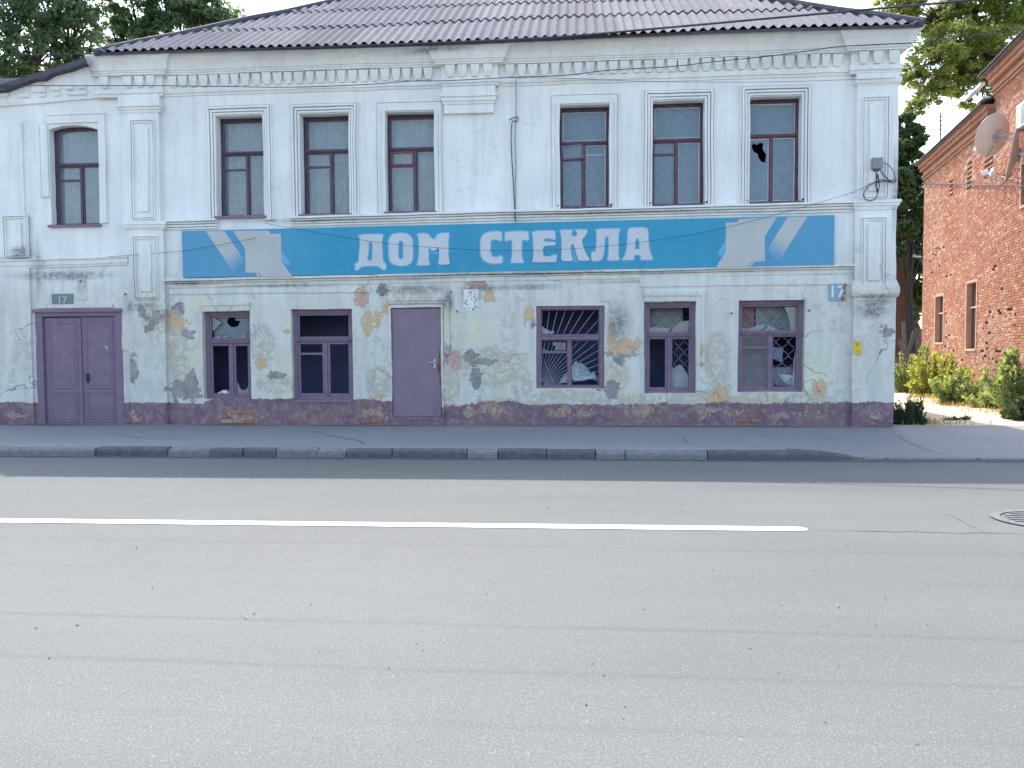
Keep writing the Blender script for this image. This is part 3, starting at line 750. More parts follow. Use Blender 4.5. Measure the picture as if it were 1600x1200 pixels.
# pilasters with sunk panels
def panel(px, y, name='panel_moulding'):
    x0, x1, z0, z1 = rect(*px, y); w = x1-x0
    b = MB()
    b.ring(x0, z0, x1, z1, [(.0, y+.003), (.0, y-.035), (-.02, y-.04), (-.022, y-.004), (-.036, y-.004), (-.037, y-.032), (-.062, y-.032), (-.064, y+.003)], 'ltrb')
    i = w*.27
    b.slab(x0+i, x1-i, y-.035, y+.01, z0+i*1.1, z1-i*1.1, .08)
    if name == 'panel_moulding_shaped':
        xm = (x0+x1)/2; b.prism([(x0+i*1.3, z1-i*1.1), (x1-i*1.3, z1-i*1.1), (xm+w*.08, z1-i*.75), (xm, z1-i*.66), (xm-w*.08, z1-i*.75)], y-.0345, y+.01)
    build(b, 'panel_moulding', M['wall'], house, wob=True, flds=True)
def pilaster(x0, x1, z0, z1, y):
    b = MB(); b.slab(x0, x1, y, .02, z0, z1, .05); build(b, 'pilaster', M['wall'], house, wob=True, flds=True, smooth=False)
# left pilaster
pilaster(-8.74, -8.0, 4.13, 6.2, -.10); pilaster(-8.70, -7.93, 3.97, 4.125, -.11); pilaster(-8.66, -7.95, 2.40, 3.965, -.10); pilaster(-8.70, -7.97, .05, 2.40, -.085)
b = MB(); b.sweep([(-8.76,.02),(-8.76,-.10),(-7.98,-.10),(-7.98,.02)], [(-.05,6.19),(.01,6.19),(.02,6.21),(.02,6.235),(.045,6.25),(.045,6.285),(.075,6.30),(.075,6.35),(.03,6.355),(.03,6.53),(-.05,6.53)], .2)
build(b, 'capital', M['wall'], house, wob=True, flds=True)
b = MB(); b.sweep([(-8.72,.02),(-8.72,-.11),(-7.92,-.11),(-7.92,.02)], [(-.05,3.96),(.01,3.965),(.02,3.99),(.035,4.0),(.035,4.04),(.055,4.05),(.055,4.12),(-.05,4.135)], .2)
build(b, 'string_course', M['wall'], house, wob=True, flds=True)
panel((205,187,243,343), -.10, 'panel_moulding_shaped'); panel((209,368,248,468), -.10)
# right pilaster
pilaster(5.08, 5.795, 4.28, 6.30, -.10); pilaster(5.06, 5.80, 4.08, 4.275, -.11); pilaster(5.07, 5.795, 2.80, 4.075, -.10); pilaster(5.055, 5.80, .05, 2.5, -.09)
b = MB(); b.sweep([(5.08,.02),(5.08,-.10),(5.795,-.10),(5.795,.3)], [(-.05,6.29),(.005,6.29),(.015,6.32),(.035,6.33),(.045,6.37),(.045,6.42),(.02,6.43),(.02,6.51),(-.05,6.51)], .2)
build(b, 'capital', M['wall'], house, wob=True, flds=True)
b = MB(); b.sweep([(5.07,.02),(5.07,-.10),(5.797,-.10),(5.797,.3)], [(-.05,4.10),(.01,4.105),(.02,4.14),(.04,4.15),(.04,4.19),(.06,4.20),(.06,4.25),(-.05,4.27)], .2)
build(b, 'string_course', M['wall'], house, wob=True, flds=True)
b = MB(); b.sweep([(5.055,.02),(5.055,-.09),(5.80,-.09),(5.80,.3)], [(-.05,2.49),(.0,2.50),(.035,2.54),(.05,2.60),(.05,2.68),(.025,2.76),(.008,2.82),(-.05,2.84)], .12)
build(b, 'pilaster_base', M['wall'], house, wob=True, flds=True, smooth=True)
panel((1346,151,1389,312), -.10, 'panel_moulding_shaped'); panel((1345,339,1385,450), -.10)
# shallow pilaster of the annex
pilaster(-14, -10.82, 3.48, 6.1, -.035); pilaster(-14, -10.75, .05, 3.26, -.05)
panel((6,336,45,402), -.035)
# plaster band under the sign
b = MB(); b.sweep([(1.28,0),(2.42,0)], [(-.01,2.555),(.03,2.56),(.045,2.59),(.045,2.66),(.028,2.70),(-.01,2.715)], .2); b.sweep([(1.22,0),(5.05,0)], [(-.01,2.745),(.022,2.75),(.022,2.92),(-.01,2.92)], .2); build(b, 'plaster_band', M['wall'], house, wob=True, flds=True)
b = MB(); b.sweep([(-7.9,0),(-3.9,0)], [(-.01,2.70),(.012,2.70),(.022,2.72),(.022,2.80),(-.01,2.80)], .2); build(b, 'plaster_band', M['wall'], house, wob=True, flds=True)

# mouldings round the upper windows
full = [(-.004,.0),(.0,-.04),(.034,-.04),(.035,-.008),(.049,-.008),(.05,-.062),(.088,-.062),(.089,-.018),(.104,-.018),(.105,-.085),(.142,-.085),(.143,-.035),(.156,-.035),(.158,-.06),(.176,-.055),(.182,.002)]
plain = [(-.004,.0),(.0,-.035),(.14,-.04),(.142,-.012),(.155,-.012),(.157,-.035),(.168,-.03),(.17,.002)]
for w, pf in zip(UP, (plain, full, full, plain, plain, full, full)):
    x0, x1, z0, z1 = w['r']
    zt = z1+.02; zb = z0+.02 if w is UP[0] else z0-.10
    b = MB()
    if w is UP[0]: b.ring(x0-.02, z0+.55, x1+.05, zt, plain, 'l'); b.ring(x0-.02, z0+.02, x1+.03, zt+.02, plain, 'tr')
    else: b.ring(x0-.003, zb, x1+.003, zt, pf, 'ltr')
    if w in (UP[3], UP[4]): b.ring(x0-.003, zb, x1+.003, zt, [(.058,-.03),(.06,-.06),(.078,-.06),(.079,-.03),(.092,-.03),(.093,-.055),(.118,-.055),(.12,-.03)], 'l'); b.ring(x0-.003, zb, x1+.003, zt, [(.058,-.03),(.06,-.06),(.078,-.06),(.079,-.03),(.092,-.03),(.093,-.055),(.118,-.055),(.12,-.03)], 'r')
    build(b, 'window_surround', M['wall'], house, wob=True, flds=True)
x0, x1, z0, z1 = UP[0]['r']; arc = [(x0+(x1-x0)*t, z1-.005-.13*(1-math.sin(math.pi*(.12+.8*t)))**1.3) for t in np.linspace(0, 1, 15)]
b = MB(); b.prism([(x0-.002, z1+.015)]+arc+[(x1+.002, z1+.015)], .004, UP[0]['y']-.024); build(b, 'arch', M['wall'], house, flds=True)
# thin surrounds of the lower openings
thin = [(-.004,.0),(.0,-.02),(.10,-.022),(.105,-.04),(.15,-.042),(.16,.002)]
for k, sides, hh in ((0,'t',0),(3,'tr',.55)):
    x0, x1, z0, z1 = LO[k]['r']; b = MB()
    b.ring(x0-.003, z0+hh, x1+.003, z1+.01, thin, sides); build(b, 'window_surround', M['wall'], house, wob=True, flds=True)
x0, x1, z0, z1 = DR[1]['r']
b = MB(); b.ring(x0-.004, z0+.0, x1+.004, z1+.004, [(-.002,.0),(.0,-.025),(.045,-.025),(.05,.0)], 'ltr'); b.ring(x0-.05, z0+1.2, x1+.05, z1+.06, [(.02,.0),(.02,-.04),(.06,-.045),(.07,-.06),(.12,-.06),(.13,.0)], 'tr')
build(b, 'door_surround', M['wall'], house, wob=True, flds=True)
x0, x1, z0, z1 = DR[0]['r']
b = MB(); b.box(x0+.05, x1-.15, -.03, .02, z1+.07, z1+.14); build(b, 'door_surround', M['wall'], house, flds=True)

# ------------------------------------------------------------------ outlines filled to thin solids (letters, broken panes)
def fill2d(name, loops, y, thick, mat, parent, smooth_it=0, offset=0.0, label=None, fade=None):
    cu = bpy.data.curves.new(name, 'CURVE'); cu.dimensions = '2D'; cu.fill_mode = 'BOTH'; cu.extrude = thick/2; cu.offset = offset
    for L in loops:
        L = [tuple(p) for p in L]
        for _ in range(smooth_it):
            q = []
            for i in range(len(L)):
                a, b = L[i], L[(i+1) % len(L)]
                q += [(a[0]*.8+b[0]*.2, a[1]*.8+b[1]*.2), (a[0]*.2+b[0]*.8, a[1]*.2+b[1]*.8)]
            L = q
        sp = cu.splines.new('POLY'); sp.points.add(len(L)-1); sp.use_cyclic_u = True
        for i, p in enumerate(L): sp.points[i].co = (p[0], p[1], 0, 1)
    tmp = bpy.data.objects.new(name, cu); COL.objects.link(tmp)
    dg = bpy.context.evaluated_depsgraph_get(); dg.update()
    me = bpy.data.meshes.new_from_object(tmp.evaluated_get(dg)); bpy.data.objects.remove(tmp); bpy.data.curves.remove(cu)
    n = len(me.vertices); co = np.zeros(n*3); me.vertices.foreach_get('co', co); co = co.reshape(-1, 3)
    out = np.stack([co[:,0], y-co[:,2], co[:,1]], 1); me.vertices.foreach_set('co', out.ravel())
    me.name = name; me.materials.clear(); me.materials.append(mat); me.update()
    bm = bmesh.new(); bm.from_mesh(me); bmesh.ops.recalc_face_normals(bm, faces=bm.faces); bm.to_mesh(me); bm.free()
    o = bpy.data.objects.new(name, me); COL.objects.link(o)
    if parent is not None: attach(o, parent)
    if label: o['label'] = label
    return o

def pane_full(x0, x1, z0, z1, y, mat, parent):
    b = MB(); b.box(x0, x1, y, y+.004, z0, z1); return build(b, 'pane', mat, parent)
def sash(x0, x1, z0, z1, y, wd, mat, parent, dep=.035, name='sash', putty=False, bars=()):
    b = MB(); j = lambda: random.uniform(-.004, .004)
    b.box(x0, x0+wd+j(), y+j()*.5, y+dep, z0, z1); b.box(x1-wd+j(), x1, y+j()*.5, y+dep, z0, z1)
    b.box(x0+wd, x1-wd, y+.001+j()*.4, y+dep-.002, z1-wd+j(), z1-.001); b.box(x0+wd, x1-wd, y+.001+j()*.4, y+dep-.002, z0+.001, z0+wd*1.15+j())
    for bz, bw in bars: b.box(x0+wd, x1-wd, y+.001, y+dep-.004, bz-bw/2, bz+bw/2)
    o = build(b, name, mat, parent, bev=.004)
    if putty:
        b = MB(); w = .011
        b.ring(x0+wd+w, z0+wd*1.15+w, x1-wd-w, z1-wd-w, [(-.002, y+.026), (.0, y+.012), (w+.002, y+.004), (w+.004, y+.02)], 'ltrb', .07)
        v = np.array(b.v); v[:,0] += .006*(vnoise(v[:,2]*14, v[:,0]*14, 3)-.5); v[:,2] += .008*(vnoise(v[:,2]*11, v[:,0]*11, 4)-.5); b.v = [tuple(p) for p in v]
        build(b, 'putty', M['putty'], parent)
    return o
def curtain(x0, x1, z0, z1, y, mat, parent, amp=.03, wl=.16, name='curtain', seed=0):
    b = MB(); n = max(8, int((x1-x0)/.025)); rows = []
    for i in range(n+1):
        x = x0+(x1-x0)*i/n
        rows.append([(x, y+amp*math.sin(x/wl*6.28+seed+.8*math.sin(z*1.1+seed))*(.6+.4*float(vnoise(x*3, z*2, seed))), z) for z in np.linspace(z0, z1, 8)])
    b.grid(rows); return build(b, name, mat, parent, smooth=True)
def shards(polys, X, y, mat, parent, name='pane_shard'):
    x0, x1, z0, z1 = X
    for p in polys:
        b = MB(); b.prism([(x0+(x1-x0)*u, z0+(z1-z0)*v) for u, v in p], y, y+.004); build(b, name, mat, parent)

def make_window(w, mat, tz, xm, top=.075, side=.06, bot=.06, caulk=False, label=None, vent=None, sm=.035, putty=False, mull=.05, tbar=.06, smat=None):
    """outer casing with a transom bar and a mullion; returns casing and the four glazed openings"""
    x0, x1, z0, z1 = w['r']; y = w['y']; smat = smat or mat
    b = MB(); zt = z0+(z1-z0)*tz; xM = x0+(x1-x0)*xm
    b.box(x0-.02, x0+side, y, y+.10, z0-.01, z1+.01); b.box(x1-side, x1+.02, y, y+.10, z0-.01, z1+.01)
    b.box(x0+side, x1-side, y+.002, y+.098, z1-top, z1+.012); b.box(x0+side, x1-side, y+.002, y+.098, z0-.012, z0+bot)
    b.box(x0+side, x1-side, y-.012, y+.09, zt-tbar/2, zt+tbar/2); b.box(x0+side*.7, x1-side*.7, y-.028, y-.0125, zt+tbar/2-.02, zt+tbar/2-.002)
    b.box(xM-mull/2, xM+mull/2, y-.004, y+.088, z0+bot, zt-tbar/2)
    o = build(b, 'window', mat, house, bev=.006, label=label)
    if caulk:
        b = MB(); n = 46; pts = []
        for i in range(n+1): pts.append((x0-.005+(x1-x0+.01)*i/n, z1-.022-random.random()*.03))
        b.prism([(x0-.005, z1+.004)]+pts+[(x1+.005, z1+.004)], y-.022, y-.001)
        for s_, xx in ((1, x0), (-1, x1)):
            pts = [(xx+s_*(.010+random.random()*.016), z0+(z1-z0)*i/60) for i in range(61)]
            b.prism([(xx-s_*.004, z0)]+pts+[(xx-s_*.004, z1)], y-.018, y-.001)
        build(b, 'caulking', M['caulk'], o)
    ys = y+.022
    T = (x0+side, x1-side, zt+tbar/2, z1-top); L = (x0+side, xM-mull/2, z0+bot, zt-tbar/2); Rr = (xM+mull/2, x1-side, z0+bot, zt-tbar/2)
    sash(*T, ys, sm*.8, smat, o, putty=putty)
    bars = []; gl = []
    if vent is not None: bars = [(L[3]-(L[3]-L[2])*vent, .04)]
    sash(*L, ys, sm, smat, o, bars=bars, putty=putty and vent is None); sash(*Rr, ys, sm, smat, o, putty=putty)
    ins = lambda q, s: (q[0]+s, q[1]-s, q[2]+s*1.15, q[3]-s)
    T, L, Rr = ins(T, sm*.8), ins(L, sm), ins(Rr, sm)
    V = None
    if vent is not None:
        zv = bars[0][0]; V = (L[0], L[1], zv+.02, L[3]); L = (L[0], L[1], L[2], zv-.02)
    return o, T, L, Rr, V

def sill(w, mat, parent, dx=.04, out=.07, th=.045):
    x0, x1, z0, z1 = w['r']
    b = MB(); n = 10
    rows = [[(x0-dx+(x1-x0+2*dx)*i/n, w['y']+.05, z0+.012), (x0-dx+(x1-x0+2*dx)*i/n, -out, z0-.008+.004*math.sin(i*1.7)), (x0-dx+(x1-x0+2*dx)*i/n, -out, z0-.008-th), (x0-dx+(x1-x0+2*dx)*i/n, w['y']+.05, z0-th)] for i in range(n+1)]
    b.grid(rows); b.face(rows[0]); b.face(rows[-1][::-1])
    return build(b, 'sill', mat, parent)

# upper windows
UM = [(M['plum_dark'], .62, .53, .24), (M['plum_dark'], .655, .555, .245), (M['plum_dark'], .655, .56, .23), (M['plum_dark'], .655, .56, .25), (M['plum_dark'], .655, .49, .24), (M['plum_red'], .645, .485, .20), (M['plum_red'], .655, .475, None)]
UL = ['arched topped window of the annex over the double door', 'upper window at the left end of the sign with a pale curtain', 'upper window with a bent pale strip behind its right pane', 'upper window beside the hanging corbel with a reddish vent sash',
      'upper window right of the cable with its small vent ajar', 'upper window in the middle of the right group of three', 'upper window nearest the right corner with a hole in its left pane']
for k, w in enumerate(UP):
    mat, tz, xm, vent = UM[k]
    o, T, L, Rr, V = make_window(w, mat, tz, xm, caulk=True, label=UL[k], vent=vent, putty=k >= 4, top=.05, side=.034, bot=.025, mull=.034, tbar=.04, sm=.024, smat=M['plum_dark'] if k < 4 else M['plum_red'])
    y = w['y']+.045; G = M['glass'] if k < 4 else M['glass_dirty']
    pane_full(*T, y, G, o)
    if k != 6: pane_full(*L, y, G, o)
    else:
        q = lambda u, v: (L[0]+(L[1]-L[0])*u, L[2]+(L[3]-L[2])*v)
        hole = [(.10,.90),(.22,.93),(.40,.91),(.52,.94),(.72,.93),(.70,.85),(.76,.80),(.88,.76),(.84,.62),(.62,.64),(.48,.70),(.42,.77),(.25,.79),(.16,.83)]
        fill2d('pane', [[q(0,0), q(1,0), q(1,1), q(0,1)], [q(*p) for p in hole]], y, .004, G, o)
    pane_full(*Rr, y, G, o)
    if V:
        if k == 4:
            # the little vent stands ajar, its frame tilted
            b = MB(); a = R(4)
            cx, cz = (V[0]+V[1])/2, (V[2]+V[3])/2
            def rq(u, v): return (cx+u*math.cos(a)-v*math.sin(a), cz+u*math.sin(a)+v*math.cos(a))
            hw, hh = (V[1]-V[0])/2+.02, (V[3]-V[2])/2+.012
            for (u0, u1, v0, v1) in ((-hw, hw, hh-.03, hh), (-hw, hw, -hh, -hh+.03), (-hw, -hw+.03, -hh+.03, hh-.03), (hw-.03, hw, -hh+.03, hh-.03)):
                b.prism([rq(u0, v0), rq(u1, v0), rq(u1, v1), rq(u0, v1)], y-.055, y-.028)
            build(b, 'vent_sash', M['plum'], o)
            b = MB(); b.prism([rq(-hw+.03, -hh+.03), rq(hw-.03, -hh+.03), rq(hw-.03, hh-.03), rq(-hw+.03, hh-.03)], y-.04, y-.036); build(b, 'pane', M['glass_dirty'], o)
            b = MB(); b.box(Rr[0], Rr[1], y-.02, y-.001, Rr[3]-.19, Rr[3]-.175); build(b, 'putty', M['putty'], o)
        else:
            pane_full(*V, y, G, o)
            if k == 3:
                b = MB(); b.ring(V[0]+.02, V[2]+.02, V[1]-.02, V[3]-.02, [(0, y-.02), (0, y-.04), (.022, y-.04), (.022, y-.02)], 'ltrb'); build(b, 'vent_sash', simple('red_lead_paint', (.27, .10, .10), .6, .2), o)
    x0, x1, z0, z1 = w['r']
    if k < 4:
        curtain(x0+.02, x1-.02, z0, z1, w['y']+.20, M['curtain'], o, .045, .27, seed=k)
        sill(w, M['plum'], o)
    else:
        if k != 6: curtain(x0+.02, x1-.02, z0, z1, w['y']+.17, M['film'], o, .006, .5, name='window_film', seed=k)
        else:                                   # the film is torn away behind the broken pane
            h_ = z1-z0; xc = x0+(x1-x0)*.47
            for q0, q1, r0, r1 in ((xc, x1-.02, z0, z1), (x0+.02, xc-.004, z0, z0+.36*h_), (x0+.02, xc-.004, z0+.69*h_, z1)):
                curtain(q0, q1, r0, r1, w['y']+.17, M['film'], o, .006, .5, name='window_film', seed=k)
        b = MB(); b.box(x0-.06, x1+.06, -.035, .19, z0-.04, z0+.004)
        for xx in (x0-.045, x1+.045): b.box(xx-.035, xx+.035, -.045, .10, z0+.005, z0+.045)
        build(b, 'sill', M['plum_red'], o, bev=.012)
    if k == 2:
        b = MB(); P = [(.05,.85),(.75,.90),(.92,.85),(.55,.42),(.1,.18)]
        q = lambda u, v: (Rr[0]+(Rr[1]-Rr[0])*u, y+.05, Rr[2]+(Rr[3]-Rr[2])*v)
        b.bar(q(.0,.86), q(.8,.92), .05, .012); b.bar(q(.92,.90), q(.6,.45), .055, .012); b.bar(q(.6,.45), q(.05,.12), .05, .0125)
        build(b, 'draught_strip', simple('pale_foam_strip', (.55, .62, .55), .9, .1), o)

# lower windows
fp = M['plum']
def norm(px, X):                               # survey points -> fractions of a glazed opening
    out = []
    for p in px:
        a = fac(*p, .1); out.append(((a[0]-X[0])/(X[1]-X[0]), (a[1]-X[2])/(X[3]-X[2])))
    return out
def cl(P): return [(min(1, max(0, u)), min(1, max(0, v))) for u, v in P]
def lattice(X, y, mat, parent, sx=.12, per=.25, amp=.05, rad=.0048, ph=0.0, dx=.02):
    b = MB(); x = X[0]+dx; k = 0
    while x < X[1]-.01:
        zs_ = np.arange(X[2], X[3]+.02, .022)
        b.tube([(x+amp*math.copysign(abs(math.cos(2*math.pi*(z-X[2])/per+ph))**.6, math.cos(2*math.pi*(z-X[2])/per+ph))*(1 if k % 2 else -1), y+.002*(k % 2), min(z, X[3])) for z in zs_], rad, 4); x += sx; k += 1
    return build(b, 'grille', mat, parent)
# 1
o, T, L, Rr, V = make_window(LO[0], fp, .655, .545, label='leftmost ground floor window with a jagged hole in its top pane', top=.07, side=.075, bot=.05, mull=.045, sm=.05)
z6 = lambda u, v: (310+u/6.154, 470+v/6.154)
shards([cl(norm([z6(*p) for p in q], T)) for q in ([(118,155),(128,160),(205,210),(140,275),(118,290)], [(118,370),(135,350),(180,335),(210,357),(235,328),(290,357),(400,345),(418,318),(450,357),(495,330),(505,335),(505,370)])], T, .18, M['glass_shard'], o)
q = lambda u, v: (T[0]+(T[1]-T[0])*u, T[2]+(T[3]-T[2])*v)
fill2d('pane', [[q(0,0), q(1,0), q(1,1), q(.62,1), q(.60,.86), q(.74,.83), q(.70,.62), q(.60,.52), q(.48,.54), q(.40,.68), q(.36,.84), q(.42,.95), q(.40,1), q(0,1)]], .25, .004, M['glass_dirty'], o)
shards([[(0,.0),(1,0),(1,.16),(.8,.09),(.5,.06),(.25,.1),(.1,.2),(0,.24)]], Rr, .18, M['glass_shard'], o)
# 2
o, T, L, Rr, V = make_window(LO[1], fp, .655, .53, label='wide ground floor window with every pane gone left of the metal door', vent=.22, top=.08, side=.08, bot=.06, mull=.05, sm=.05, tbar=.05)
b = MB(); b.box(LO[1]['r'][0]+.02, LO[1]['r'][1]-.02, -.02, .2, LO[1]['r'][2]-.06, LO[1]['r'][2]); build(b, 'sill', fp, o, bev=.01)
# 3
o, T, L, Rr, V = make_window(LO[2], fp, .62, .49, label='ground floor window with a fan shaped grille of bars', vent=.27, top=.06, side=.085, bot=.05, mull=.05, sm=.018, tbar=.085)
z7 = lambda u, v: (825+u/7.5, 460+v/7.5)
shards([cl(norm([z7(*p) for p in [(150,365),(160,370),(210,405),(260,430),(315,430),(295,462),(150,462)]], T))], T, .10, M['glass_shard'], o)
shards([cl(norm([z7(*p) for p in [(290,560),(440,560),(440,655),(310,655),(325,610),(290,590)]], V)), [(.02,.0),(.25,0),(.16,.12),(.06,.3)]], V, .10, M['glass_shard'], o)
x0, x1, z0, z1 = LO[2]['r']; b = MB(); ox, oz = x0+.03, z0+.03
for k in range(15):
    a = R(3+k*5.6); dx_, dz_ = math.sin(a), math.cos(a)
    tmax = min((x1-.08-ox)/max(dx_, 1e-6), (z1-.06-oz)/max(dz_, 1e-6)); b.tube([(ox+dx_*.12, .20, oz+dz_*.12), (ox+dx_*tmax, .20, oz+dz_*tmax)], .0065, 5)
pa, pb = fac(*z7(185,770), .2), fac(*z7(305,1050), .2)
b.tube([(pa[0], .215, pa[1]), (pb[0], .215, pb[1])], .008, 5)
build(b, 'grille', M['grille'], o)
b = MB(); b.ring(x0+.05, z0+.05, x1-.05, z1-.05, [(0, .19), (.02, .19), (.02, .21), (0, .21)], 'ltrb'); build(b, 'grille_frame', M['grille_dark'], o)
# 4
o, T, L, Rr, V = make_window(LO[3], fp, .635, .49, label='ground floor window under a plaster hood with an empty left casement', top=.07, side=.07, bot=.05, mull=.05, sm=.045, tbar=.05)
z8 = lambda u, v: (995+u/5.714, 455+v/5.714)
shards([cl(norm([z8(*p) for p in [(95,375),(100,330),(150,320),(300,330),(285,365),(310,368),(345,310),(400,270),(480,262),(480,380)]], T))], T, .16, M['glass_shard'], o)
lattice(T, .215, M['grille_dark'], o, .115, .24, .045, ph=.5)
curtain(T[0]-.05, T[1]-.08, T[2]-.05, T[3]+.05, .42, M['dim_cloth'], o, .012, .3, seed=4)
shards([[(0,0),(1,0),(1,.25),(.75,.38),(.55,.47),(.4,.47),(.15,.40),(0,.42)]], Rr, .16, M['glass_shard'], o)
b = MB(); x = Rr[0]+.03
for zz in np.arange(Rr[2]+.35, Rr[3]-.02, .065): b.tube([(Rr[0]+.04+.02*math.sin(zz*40+t_*9), .25, zz+.018*math.sin(t_*26+zz*30)) if False else (Rr[0]+.03+(Rr[1]-Rr[0]-.14)*t_, .25+.002*(int(zz*15) % 2), zz+.018*math.sin(t_*16+zz*48)) for t_ in np.linspace(0, 1, 9)], .008, 4)
build(b, 'grille', M['grille_dark'], o)
lattice((Rr[0]+.06, Rr[1], Rr[2], Rr[3]), .23, M['grille'], o, .1, .22, .035, .005)
# 5
o, T, L, Rr, V = make_window(LO[4], fp, .64, .5, label='ground floor window nearest the right corner with a wavy lattice grille', vent=.235, top=.065, side=.07, bot=.05, mull=.05, sm=.042, tbar=.045, putty=False)
shards([cl(norm([z8(*p) for p in [(935,370),(935,325),(1000,335),(1090,305),(1160,295),(1140,330),(1090,355),(1150,352),(1190,300),(1270,350),(1440,350),(1440,372)]], T)), cl(norm([z8(*p) for p in [(1330,140),(1440,140),(1440,350),(1385,350),(1370,240)]], T))], T, .18, M['glass_shard'], o)
lattice(T, .235, M['grille'], o, .115, .25, .047, ph=.3); lattice(Rr, .235, M['grille'], o, .115, .25, .047, ph=1.2)
curtain(T[0]+.30, T[1]+.03, T[2]-.05, T[3]+.05, .40, M['dim_cloth'], o, .01, .4, seed=9)
b = MB(); b.box(T[0]-.02, T[0]+.28, .41, .43, T[2]-.05, T[3]+.05); build(b, 'inner_board', simple('rose_board', (.30, .17, .16), .9, .2), o)
b = MB(); b.prism([(T[0]+.58, T[2]), (T[0]+.80, T[2]), (T[0]+.74, T[2]+.24), (T[0]+.58, T[2]+.26)], .36, .38); build(b, 'inner_board', M['interior'], o)
pane_full(*L, .16, M['glass_dim'], o); pane_full(*V, .16, M['glass_dim'], o)
curtain(L[0]-.03, L[1]+.03, L[2]-.02, L[3]+.3, .36, M['interior'], o, .004, .4, name='inner_board', seed=2)
shards([[(.86,0),(1,0),(1,.75),(.92,.5)]], Rr, .18, M['glass_shard'], o)
b = MB(); b.prism([(Rr[0]+.05, Rr[2]+.52), (Rr[0]+.22, Rr[2]+.44), (Rr[0]+.24, Rr[2]+.72), (Rr[0]+.04, Rr[2]+.74)], .34, .35); build(b, 'hanging_rag', simple('blue_grey_cloth', (.20, .25, .33), .9, .2), o)
b = MB(); b.prism([(Rr[0]-.03, Rr[2]+.02), (Rr[1]-.02, Rr[2]), (Rr[1]-.0, Rr[2]+.36), (Rr[0]+.02, Rr[2]+.35)], .30, .31); build(b, 'inner_board', M['interior'], o)

# things lying inside the broken windows
def heap(name, x0, x1, z0, h, y0, y1, mat, seed, label, cat):
    b = MB(); nx, ny = 16, 8; P = []
    for i in range(nx+1):
        u = i/nx; row = []
        for j in range(ny+1):
            v = j/ny; e = math.sin(math.pi*u)**.7*math.sin(math.pi*(.15+.7*v))
            row.append((x0+(x1-x0)*u, y0+(y1-y0)*v+.03*(float(vnoise(u*9, v*9, seed+2))-.5), z0+h*e*(.35+1.1*float(vnoise(u*7, v*5, seed))**1.4)))
        P.append(row)
    b.grid(P)
    return build(b, name, mat, None, label, cat, org=((x0+x1)/2, (y0+y1)/2, z0))
x0, x1, z0, z1 = LO[2]['r']
heap('plastic_sheeting', x0+.40, x1-.06, z0+.05, .38, .26, .55, M['plastic'], 3, 'crumpled pale blue plastic sheeting heaped behind the fan shaped grille', 'plastic sheet')
b = MB(); b.box(x0+.08, x1-.08, .24, .62, z0-.02, z0+.048); build(b, 'inner_sill', M['interior'], house)
x0, x1, z0, z1 = LO[0]['r']
heap('crumpled_paper', x0+.13, x0+.46, z0+.05, .15, .2, .42, M['paper'], 8, 'crumpled paper and rubbish on the sill of the leftmost ground floor window', 'rubbish')
b = MB(); b.box(x0+.08, x1-.08, .24, .62, z0-.02, z0+.048); build(b, 'inner_sill', M['interior'], house)
x0, x1, z0, z1 = LO[4]['r']
b = MB(); p0, p1, p2 = (x1-.42, .26, z0+.33), (x1-.10, .24, z0+.30), (x1-.14, .30, z0+.06); b.face([p0, p2, p1]); b.face([(p[0], p[1]+.006, p[2]) for p in (p0, p1, p2)]); b.face([p0, (x1-.2, .33, z0+.07), p2])
build(b, 'torn_sheet', M['plastic'], None, 'torn pale blue sheet hanging low inside the lattice grille window', 'plastic sheet', org=(x1-.25, .28, z0+.06))
x0, x1, z0, z1 = LO[1]['r']
b = MB(); b.bar((x0+.72, .55, z0+1.0), (x1-.09, .35, z0+.42), .03); b.bar((x1-.09, .35, z0+.42), (x1-.03, .3, z0+.05), .03)
build(b, 'leaning_stick', M['bark'], None, 'thin stick leaning inside the wide empty ground floor window', 'stick', org=(x1-.2, .4, z0+.05))

# ------------------------------------------------------------------ doors
x0, x1, z0, z1 = DR[0]['r']
dd = M['door_wood']
b = MB(); y = .0
b.box(x0-.02, x0+.13, y-.01, .14, z0, z1+.01); b.box(x1-.13, x1+.02, y-.01, .14, z0, z1+.01); b.box(x0+.13, x1-.13, y-.008, .138, z1-.10, z1+.012)
b.box(x0-.04, x1+.04, y-.05, .0-.011, z1-.02, z1+.05)
door = build(b, 'door', dd, house, bev=.008, label='plum double door of the annex with two panelled leaves')
xm = (x0+x1)/2
for s_, (a, c) in enumerate(((x0+.135, xm-.006), (xm+.006, x1-.135))):
    b = MB(); yl = .045+.006*s_; zt = z1-.105-.012*(1-s_)
    b.box(a, c, yl, yl+.04, z0+.01, zt)
    lf = build(b, 'door_leaf', dd, door, bev=.004)
    for (q0, q1) in ((z0+.12, z0+.66), (z0+.80, zt-.12)):
        b = MB(); b.ring(a+.14, q0, c-.10, q1, [(.0, yl-.001), (.004, yl-.009), (.03, yl-.011), (.04, yl-.001)], 'ltrb'); b.box(a+.16, c-.12, yl-.005, yl-.0005, q0+.02, q1-.02)
        build(b, 'door_panel', dd, door, bev=.003)
b = MB(); b.box(xm-.03, xm+.03, .025, .050, z0+.02, z1-.12); build(b, 'cover_strip', dd, door, bev=.006)
hx, hz = fac(137, 590, .03)
b = MB(); b.tube([(hx, .02, hz+.06), (hx+.02, -.025, hz+.04), (hx+.02, -.025, hz-.05), (hx, .02, hz-.07)], .008, 6); b.box(hx-.02, hx+.025, .015, .024, hz-.09, hz+.08); build(b, 'handle', M['black'], door)
sx, sz = fac(166, 543, .03)
